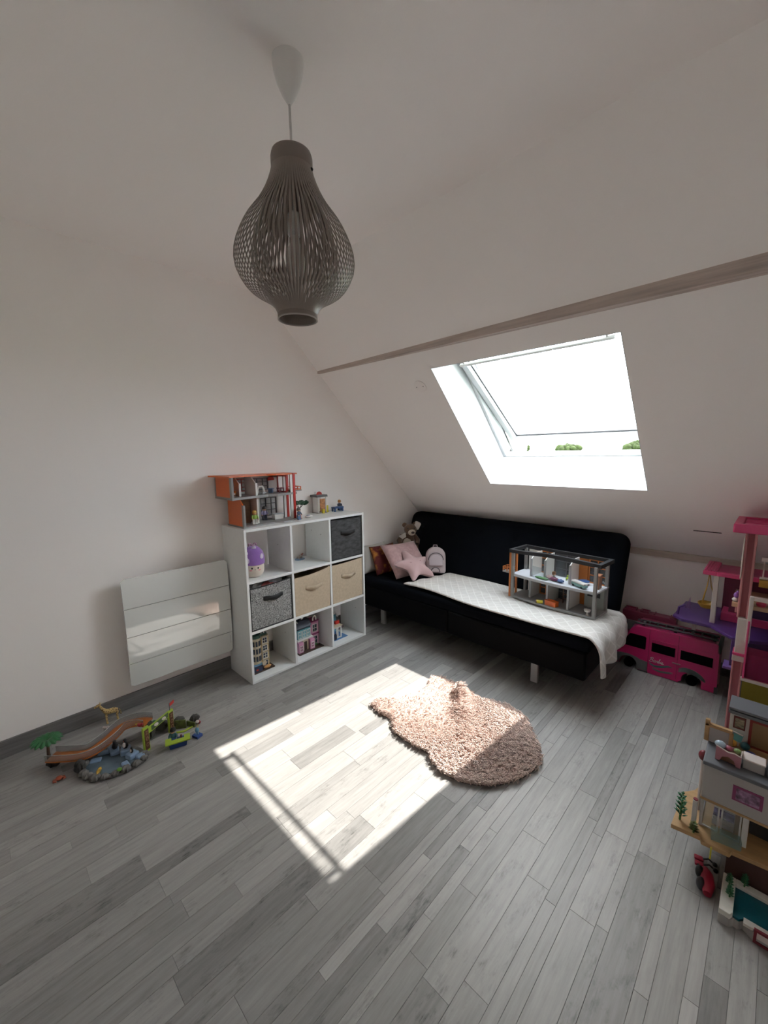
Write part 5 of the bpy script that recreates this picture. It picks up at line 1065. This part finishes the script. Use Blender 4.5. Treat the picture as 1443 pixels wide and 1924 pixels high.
for k in range(3): MB().box(.06+.02*k, .08+.02*k, .006+.002*k, .028, .030+.001, .040).build('step', M_pst, po, smooth=0)
MB().frame(.085, .20, .004, .05, .007, -.004, .004, 'y').build('pool_gate', mat('dark_cherry', (.15, .01, .02), .4), po, smooth=0); MB().box(.092, .193, -.001, .001, .02, .042).build('gate_panel', M_dw, po, smooth=0)
for i, (x, y, s_) in enumerate(((2.712, 1.60, .36), (2.708, 1.645, .4), (2.745, 1.675, .42))):
    q = copy_tree(pt); q.location = (x, y, .0505); q.scale = (.6, .6, s_); q['label'] = ('small green toy plant on the pool rim, nearest the camera', 'small green toy plant on the pool rim, the middle one of three', 'small green toy plant in the back corner of the pool')[i]; q['group'] = 'plants on the pool rim'
# red and black toy lying on the floor
rt_ = T('toy_motorbike', 'red and black toy vehicle lying on the floor left of the toy pool', 'toy vehicle', (2.65, 1.66, 0), R_(100))
M_rd = C_('crimson_toy', (.28, .008, .03)); M_bk = C_('black_toy', (.008, .008, .009))
MB().tube([(-.065, .004, .018), (-.03, .0, .022), (.01, .0, .022), (.035, .003, .018)], [.012, .020, .019, .012], 12).build('body', M_rd, rt_)
for x in (-.035, .012): MB().ell((x, .019, .020), (.020, .014, .020), 14, 8).build('wheel', M_bk, rt_)
for x in (.066, .092):
    pd = MB().box(x-.010, x+.010, .002, .030, .0, .008).build('pedal', M_rd, rt_, bevel=.003); MB().tube([(x, .004, .006), (x+.004, -.012, .012), (x, -.026, .006)], .003, 6).build('strap', M_bk, pd); MB().ell((x-.004, -.030, .007), (.009, .008, .007), 10, 6).build('foot', M_bk, pd)
MB().tube([(.036, .012, .012), (.056, .02, .008)], .004, 6).build('link', M_bk, rt_)
sm_thing('toy_stick', 'thin yellow toy stick hanging below the terrace edge', 'toy stick', (2.652, 1.652, .105), [('rod', MB().cyl((0, 0, 0), (0, 0, .045), .0025, n=8), M_yel), ('hook', MB().tube([(0, 0, .045), (0, .004, .0365+.012), (0, .008, .045)], .0022, 6), M_yel)])

# ------------------------------------------------------------------ toy zoo on the floor by the left wall
br_ = T('toy_bridge', 'orange toy zoo walkway with clear side rails on dark rock supports', 'toy bridge', (.33, .33, 0))
bc = catmull([(.255, .155, .050), (.30, .20, .050), (.365, .285, .052), (.345, .375, .064), (.322, .45, .088), (.355, .515, .100), (.40, .55, .102)], 8, False); BL = (.33, .33, 0)
M_bro = C_('orange_walkway', (.42, .12, .02)); M_rail = glass_mat('clear_rail', (.82, .84, .84), .08, .15, .16, (.5, .5, .5)); M_rock = mat('dark_toy_rock', (.05, .047, .043), .8, noise=(25, .5), bump=(60, .5))
L_, R2 = [], []
for i, p in enumerate(bc):
    d = (bc[min(i+1, len(bc)-1)]-bc[max(i-1, 0)]); d.z = 0; d.normalize(); s_ = Vector((-d.y, d.x, 0))*.034; L_.append(p+s_-Vector(BL)); R2.append(p-s_-Vector(BL))
def ribbon(A, B_, th_):
    mb = MB(); n = len(A)
    for a, b_ in zip(A, B_): mb.v += [tuple(a), tuple(b_), tuple(b_-Vector((0, 0, th_))), tuple(a-Vector((0, 0, th_)))]
    mb.f += [(i*4+j, i*4+4+j, i*4+4+(j+1) % 4, i*4+(j+1) % 4) for i in range(n-1) for j in range(4)]+[(0, 1, 2, 3), tuple((n-1)*4+j for j in (3, 2, 1, 0))]; return mb
ribbon(L_, R2, .007).build('walkway', M_bro, br_)
for S_ in (L_, R2):
    up_ = Vector((0, 0, .032)); mb = MB(); n = len(S_)
    for p in S_: mb.v += [tuple(p), tuple(p+up_)]
    mb.f = [(2*i, 2*i+2, 2*i+3, 2*i+1) for i in range(n-1)]; o = mb.build('side_rail', M_rail, br_); sd_ = o.modifiers.new('s', 'SOLIDIFY'); sd_.thickness = .0016
    MB().tube([p+up_ for p in S_], .0018, 6).build('rail_edge', mat('pale_clear_edge', (.42, .42, .41), .3), br_)
for (x, y, r_, h) in ((.265, .165, .030, .042), (.40, .555, .026, .09)): 
    rk = lump(7, r_, r_, h/2); rk.xf(Matrix.Translation((x-BL[0], y-BL[1], h/2*1.12))); rk.v = [(a, b_, max(c, .0005)) for a, b_, c in rk.v]; rk.build('rock_support', M_rock, br_)
def palm(label, loc, s=1., n=9, h=.055):
    t = T('toy_palm', label, 'toy plant', loc, group='toy zoo plants'); t.scale = (s, s, s)
    MB().tube([(0, 0, 0), (.003, 0, h*.5), (0, .002, h)], [.007, .005, .004], 8).build('trunk', C_('palm_trunk', (.06, .035, .02)), t)
    for k in range(n):
        a = 2*math.pi*k/n; q = [Vector((r*math.cos(a), r*math.sin(a), h+.02*math.sin(2.4*r/.045)-.25*r)) for r in (0, .012, .024, .036, .045)]
        sd_ = Vector((-math.sin(a), math.cos(a), 0)); mb = MB(); ws = (.003, .010, .012, .009, .001)
        for p, w in zip(q, ws): mb.v += [tuple(p+sd_*w-Vector((0, 0, w*.3))), tuple(p+Vector((0, 0, .001))), tuple(p-sd_*w-Vector((0, 0, w*.3)))]
        mb.f = [(3*i+j, 3*i+3+j, 3*i+4+j, 3*i+1+j) for i in range(4) for j in range(2)]; o = mb.build('frond', C_('palm_green', (.02, .14, .04)), t); sm2 = o.modifiers.new('s', 'SOLIDIFY'); sm2.thickness = .001
    return t
palm('bushy green toy palm at the left end of the orange walkway', (.235, .150, .001), 1.45, 15, .085)
# pond with penguins
pd = T('toy_pond', 'toy penguin pond with pale blue ice and grey rock rim', 'toy pond', (.46, .37, 0))
po_ = catmull([(-.05, -.13, 0), (.03, -.12, 0), (.095, -.06, 0), (.115, .03, 0), (.10, .12, 0), (.03, .13, 0), (-.05, .10, 0), (-.13, -.02, 0), (-.11, -.09, 0)], 4)
po2 = [(p.x, p.y) for p in po_]
MB().prism(po2, .0005, .012).build('base', mat('grey_toy_rock', (.13, .125, .115), .8, noise=(30, .4)), pd, smooth=0, bevel=.003)
MB().prism([(x*.8, y*.8) for x, y in po2], .012, .0145).build('water', mat('pale_pond_water', (.10, .14, .17), .12, noise=(12, .3)), pd, smooth=0)
g = random.Random(14); M_gr = mat('grey_toy_rock', (.13, .125, .115), .8, noise=(30, .4)); M_ice = C_('ice_blue_toy', (.20, .29, .42), .3)
for k in range(0, len(po2), 2):
    x, y = po2[k]
    if y > .05 and x < .05: continue
    r_ = g.uniform(.014, .022); q = lump(k+2, r_, r_*1.1, r_*.8); q.xf(Matrix.Translation((x*.92, y*.92, .014))); q.v = [(a, b_, max(c, .001)) for a, b_, c in q.v]; q.build('rim_rock', M_gr, pd)
for x, y, sx_, sy_, h in ((-.06, .02, .05, .04, .034), (-.02, .06, .05, .045, .04), (.035, .075, .045, .05, .036), (.07, .10, .035, .04, .028), (-.095, -.02, .03, .05, .024), (.075, .035, .05, .03, .022), (-.10, .025, .035, .05, .026), (-.065, -.06, .035, .05, .020)):
    MB().cbox((x, y, h/2), (sx_, sy_, h), (0, 0, g.uniform(-.6, .6))).build('ice_block', M_ice, pd, smooth=0, bevel=.007)
lump(5, .030, .024, .03).xf(Matrix.Translation((-.05, -.125, .03))).build('dark_boulder', M_rock, pd)
def penguin(label, loc, rz, s=1.):
    t = T('toy_penguin', label, 'toy animal', loc, rz, 'toy penguins'); t.scale = (s, s, s)
    MB().lathe([(0, 0), (.010, .001), (.0125, .010), (.012, .022), (.008, .032), (.0075, .036), (.009, .041), (.006, .047), (0, .048)], 14).build('body', M_bk, t)
    MB().ell((.006, 0, .018), (.0078, .009, .016), 12, 8).build('belly', M_dw, t); MB().tube([(.007, 0, .041), (.014, 0, .040)], [.0022, .0006], 6).build('beak', C_('beak_orange', (.5, .14, .03)), t)
    for y in (-1, 1): MB().ell((0, y*.0125, .02), (.004, .002, .011), 8, 6, (R_(y*12), 0, 0)).build('flipper', M_bk, t)
    return t
penguin('toy penguin on the left ice block, turned to the walkway', (.40, .393, .036), R_(200), .95); penguin('toy penguin with white belly forward on the upper ice block', (.442, .430, .042), R_(-50), 1.0); penguin('smallest toy penguin on the right ice block', (.498, .443, .038), R_(-60), .6)
o = MB().tube([(-.03, 0, .008), (-.01, 0, .011), (.02, 0, .010), (.032, 0, .008)], [.003, .009, .008, .002], 10).build('toy_fish', mat('yellow_black_fish', (.45, .27, .03), .4, noise=(60, .9)), None); o.location = (.505, .30, .0145); o.rotation_euler = (0, 0, R_(150)); tag(o, 'yellow and black toy animal lying in the pond', 'toy animal')
sm_thing('lily_pad', 'bright green leaf on the front rim of the toy pond', 'toy plant', (.568, .372, .026), [('leaf', MB().ell((0, 0, .003), (.015, .011, .003), 12, 6), C_('leaf_green', (.10, .24, .03))), ('stalk', MB().cyl((0, 0, -.006), (0, 0, .002), .003, n=8), C_('leaf_green', (.10, .24, .03)))])
# gate
M_gb = mat('brown_sign', (.10, .035, .018), .6); gt = T('toy_zoo_gate', 'lime green toy zoo gate with brown signs, picture banner and red flag', 'toy gate', (.46, .58, 0))
ga, gb = Vector((.490, .512, 0)), Vector((.415, .655, 0)); gd = (gb-ga).normalized(); gang = math.atan2(gd.y, gd.x)
def gate_post(P, h, nm):
    M_ = Matrix.Translation(P-Vector((.46, .58, 0))) @ Matrix.Rotation(gang, 4, 'Z')
    p = MB().box(-.017, .017, -.006, .006, 0, h).xf(M_).build('post', M_lime, gt, smooth=0, bevel=.002)
    MB().box(-.012, .012, -.0085, -.005, .014, h-.012).xf(M_).build('sign_board', M_gb, p, smooth=0)
    zs = [h-.030-.032*k for k in range(3)]; lt = MB()
    lt.tube([M_ @ Vector(q) for q in ((-.006, -.009, zs[0]+.009), (.006, -.009, zs[0]+.009), (-.006, -.009, zs[0]-.007), (.006, -.009, zs[0]-.007))], .0014, 6)
    for z in zs[1:]: lt.tube([M_ @ Vector((.0075*math.cos(a*math.pi/8), -.009, z+.009*math.sin(a*math.pi/8))) for a in range(17)], .0014, 6)
    lt.build('sign_letters', C_('tan_letters', (.34, .2, .11)), p); return M_
gate_post(ga, .135, 'a'); M2 = gate_post(gb, .125, 'b')
Mx = Matrix.Translation(ga-Vector((.46, .58, 0))) @ Matrix.Rotation(gang, 4, 'Z'); GL = (gb-ga).length
bn2 = MB().prism([(.014, .088), (GL-.014, .094), (GL-.014, .126), (.014, .122)], -.003, .003, 'y', Mx).build('banner', M_lime, gt, smooth=0)
MB().prism([(.035, .094), (GL-.018, .098), (GL-.018, .122), (.035, .118)], -.0045, -.003, 'y', Mx).build('banner_print', mat('dark_green_print', (.06, .10, .04), .6), bn2, smooth=0)
for x in (.065, .115): MB().ell((x, -.0048, .108), (.015, .001, .009), 10, 6, (0, .4, 0)).xf(Mx).build('animal_print', M_dw, bn2)
MB().cyl(M2 @ Vector((0, 0, .125)), M2 @ Vector((0, 0, .165)), .0018, n=6).build('flag_pole', M_tgd, gt); MB().prism([(0, .145), (.032, .150), (.032, .168), (0, .163)], -.001, .001, 'y', M2).build('flag', M_red, gt, smooth=0)
for k, (x, y, h, a) in enumerate(((.43, .70, .05, .9), (.455, .745, .03, .5))): MB().cbox((x-.46, y-.58, h/2), (.055, .008, h), (0, 0, a)).build('fence', mat('olive_fence', (.10, .13, .035), .6, noise=(40, .4)), gt, smooth=0, bevel=.002)
MB().tube([(.455-.46, .665-.58, .004), (.475-.46, .70-.58, .004), (.465-.46, .755-.58, .004)], .006, 6).build('grass_edge', M_lime, gt)
for k, (x, y, r_) in enumerate(((.375, .62, .028), (.40, .70, .026), (.43, .775, .022))):
    o = lump(k+11, r_, r_*1.2, r_*.9).build('toy_rock', M_rock, None); o.location = (x, y, r_*1.08); tag(o, ('dark toy rock behind the zoo banner', 'dark toy rock behind the zoo gate fence', 'dark toy rock at the far end of the zoo fence')[k], 'toy rock', 'toy zoo rocks')
palm('small toy palm with reddish flower behind the zoo gate', (.36, .585, .001), .8, 7, .06)
for k, (x, y, z, c_, lab) in enumerate(((.463, .783, .009, (.35, .02, .03), 'small red toy parrot at the far end of the zoo fence'), (.425, .505, .118, (.40, .03, .04), 'small red toy bird perched at the top of the walkway'))):
    t = T('toy_bird', lab, 'toy animal', (x, y, z), .5*k); MB().ell((0, 0, .002), (.016, .010, .0095), 12, 8).build('body', C_('bird_red', (.35, .02, .03)), t); MB().ell((.015, 0, .009), .007, 10, 8).build('head', C_('bird_red', (.35, .02, .03)), t); MB().tube([(-.012, 0, .003), (-.028, 0, .0)], [.005, .002], 6).build('tail', M_yel, t)
# ticket counter and visitors
tc_ = T('toy_counter', 'lime-topped blue toy ticket counter on the floor', 'toy counter', (.565, .638, 0), R_(72)); M_bc = C_('counter_blue', (.012, .045, .19))
MB().prism([(-.038, 0), (.038, 0), (.045, .034), (-.045, .034)], -.016, .016, 'y').build('body', M_bc, tc_, smooth=0); MB().prism([(-.058, -.030), (.058, -.030), (.058, .022), (.03, .022), (.03, .0), (-.03, .0), (-.03, .022), (-.058, .022)], .034, .040).build('top', M_lime, tc_, smooth=0)
MB().box(-.029, .029, .001, .022, .030, .036).build('inner_shelf', M_bc, tc_, smooth=0); MB().cyl((.016, .010, .036), (.016, .010, .052), .004, n=8).build('bottle', C_('plum_bottle', (.14, .04, .05)), tc_)
figure('toy_person', 'dark-haired toy ticket seller in teal behind the blue counter', (.527, .628, 0), R_(-30), 1.0, (.05, .14, .16), (.02, .03, .05), (.01, .008, .008))
pdz = T('toy_stand', 'small blue toy plinth beside the ticket counter', 'toy plinth', (.568, .735, 0), R_(20)); MB().box(-.02, .02, -.017, .017, 0, .012).build('base', M_bc, pdz, smooth=0); MB().box(-.02, .02, -.017, .017, .012, .014).build('plate', C_('counter_blue2', (.02, .07, .26)), pdz, smooth=0)
bd = T('toy_balloon_man', 'pale blue toy child with black and white balloon standing on the plinth', 'toy figure', (.568, .735, .0142), R_(-30))
for y in (-.005, .005): MB().cyl((0, y, 0), (0, y, .016), .003, n=8).build('leg', C_('pale_cyan', (.25, .4, .46)), bd)
MB().ell((0, 0, .026), (.010, .011, .014), 12, 8).build('body', C_('sky_toy', (.10, .26, .36)), bd); MB().cyl((0, .004, .034), (.001, .005, .062), .0012, n=6).build('stick', M_yel, bd); MB().ell((.002, .006, .072), .010, 12, 8).build('balloon', M_bk, bd); MB().ell((.004, .006, .076), (.0095, .0095, .008), 12, 8).build('balloon_patch', M_dw, bd)
# giraffe
M_gf = mat('giraffe_pattern', (.45, .31, .12), .5); tt = M_gf.node_tree; vo = N(tt, 'ShaderNodeTexVoronoi', feature='DISTANCE_TO_EDGE'); vo.inputs['Scale'].default_value = 95; tcg = N(tt, 'ShaderNodeTexCoord'); tt.links.new(tcg.outputs['Object'], vo.inputs['Vector'])
cg = N(tt, 'ShaderNodeValToRGB'); cg.color_ramp.elements[0].position = .17; cg.color_ramp.elements[1].position = .24; cg.color_ramp.elements[0].color = (.60, .43, .17, 1); cg.color_ramp.elements[1].color = (.13, .06, .02, 1); tt.links.new(vo.outputs['Distance'], cg.inputs['Fac']); tt.links.new(cg.outputs['Color'], tt.nodes['Principled BSDF'].inputs['Base Color'])
gf = T('toy_giraffe', 'spotted toy giraffe standing by the baseboard behind the walkway', 'toy animal', (.075, .452, 0), R_(-97)); gf.scale = (1.12, 1.12, 1.12)
MB().tube([(-.026, 0, .052), (-.01, 0, .058), (.012, 0, .060), (.026, 0, .066), (.038, 0, .085), (.048, 0, .105)], [.010, .0135, .0135, .011, .007, .0055], 12).build('body', M_gf, gf)
hd = MB().tube([(.044, 0, .108), (.054, 0, .108), (.068, 0, .100)], [.006, .0065, .0042], 10).build('head', M_gf, gf)
for y in (-.0035, .0035): MB().cyl((.046, y, .112), (.044, y, .121), .0012, n=6).build('horn', M_gf, hd); MB().ell((.043, y*2.2, .112), (.003, .004, .002), 8, 5).build('ear', M_gf, hd)
for x in (-.024, .022):
    for y in (-.008, .008): MB().tube([(x, y, .052), (x+.002, y, .026), (x, y, 0)], [.006, .0042, .0045], 8).build('leg', M_gf, gf)
MB().tube([(-.034, 0, .056), (-.039, 0, .036), (-.038, 0, .026)], [.0015, .0015, .003], 6).build('tail', M_gf, gf)
sm_thing('toy_calf', 'tiny cream toy animal at the feet of the giraffe', 'toy animal', (.13, .405, 0), [('body', MB().tube([(-.012, 0, .012), (.010, 0, .012)], [.006, .006], 8), M_dw), ('head', MB().ell((.015, 0, .017), .005, 8, 6), M_dw)]+[('leg', MB().cyl((x, y, 0), (x, y, .01), .002, n=6), M_dw) for x in (-.009, .008) for y in (-.003, .003)], rz=.8)
sm_thing('toy_crab', 'small orange-red toy crab on the floor in front of the left rock support', 'toy animal', (.395, .165, 0), [('body', MB().ell((0, 0, .010), (.016, .014, .009), 12, 8), C_('coral_toy', (.36, .07, .03)))]+[('claw', MB().tube([(.008, s_*.012, .010), (.02, s_*.02, .012), (.026, s_*.012, .012)], [.003, .004, .002], 6), C_('coral_toy', (.36, .07, .03))) for s_ in (-1, 1)]+[('leg', MB().tube([(x, s_*.010, .008), (x, s_*.02, .008), (x, s_*.024, 0)], .0016, 6), C_('coral_toy', (.36, .07, .03))) for s_ in (-1, 1) for x in (-.008, 0, .006)])
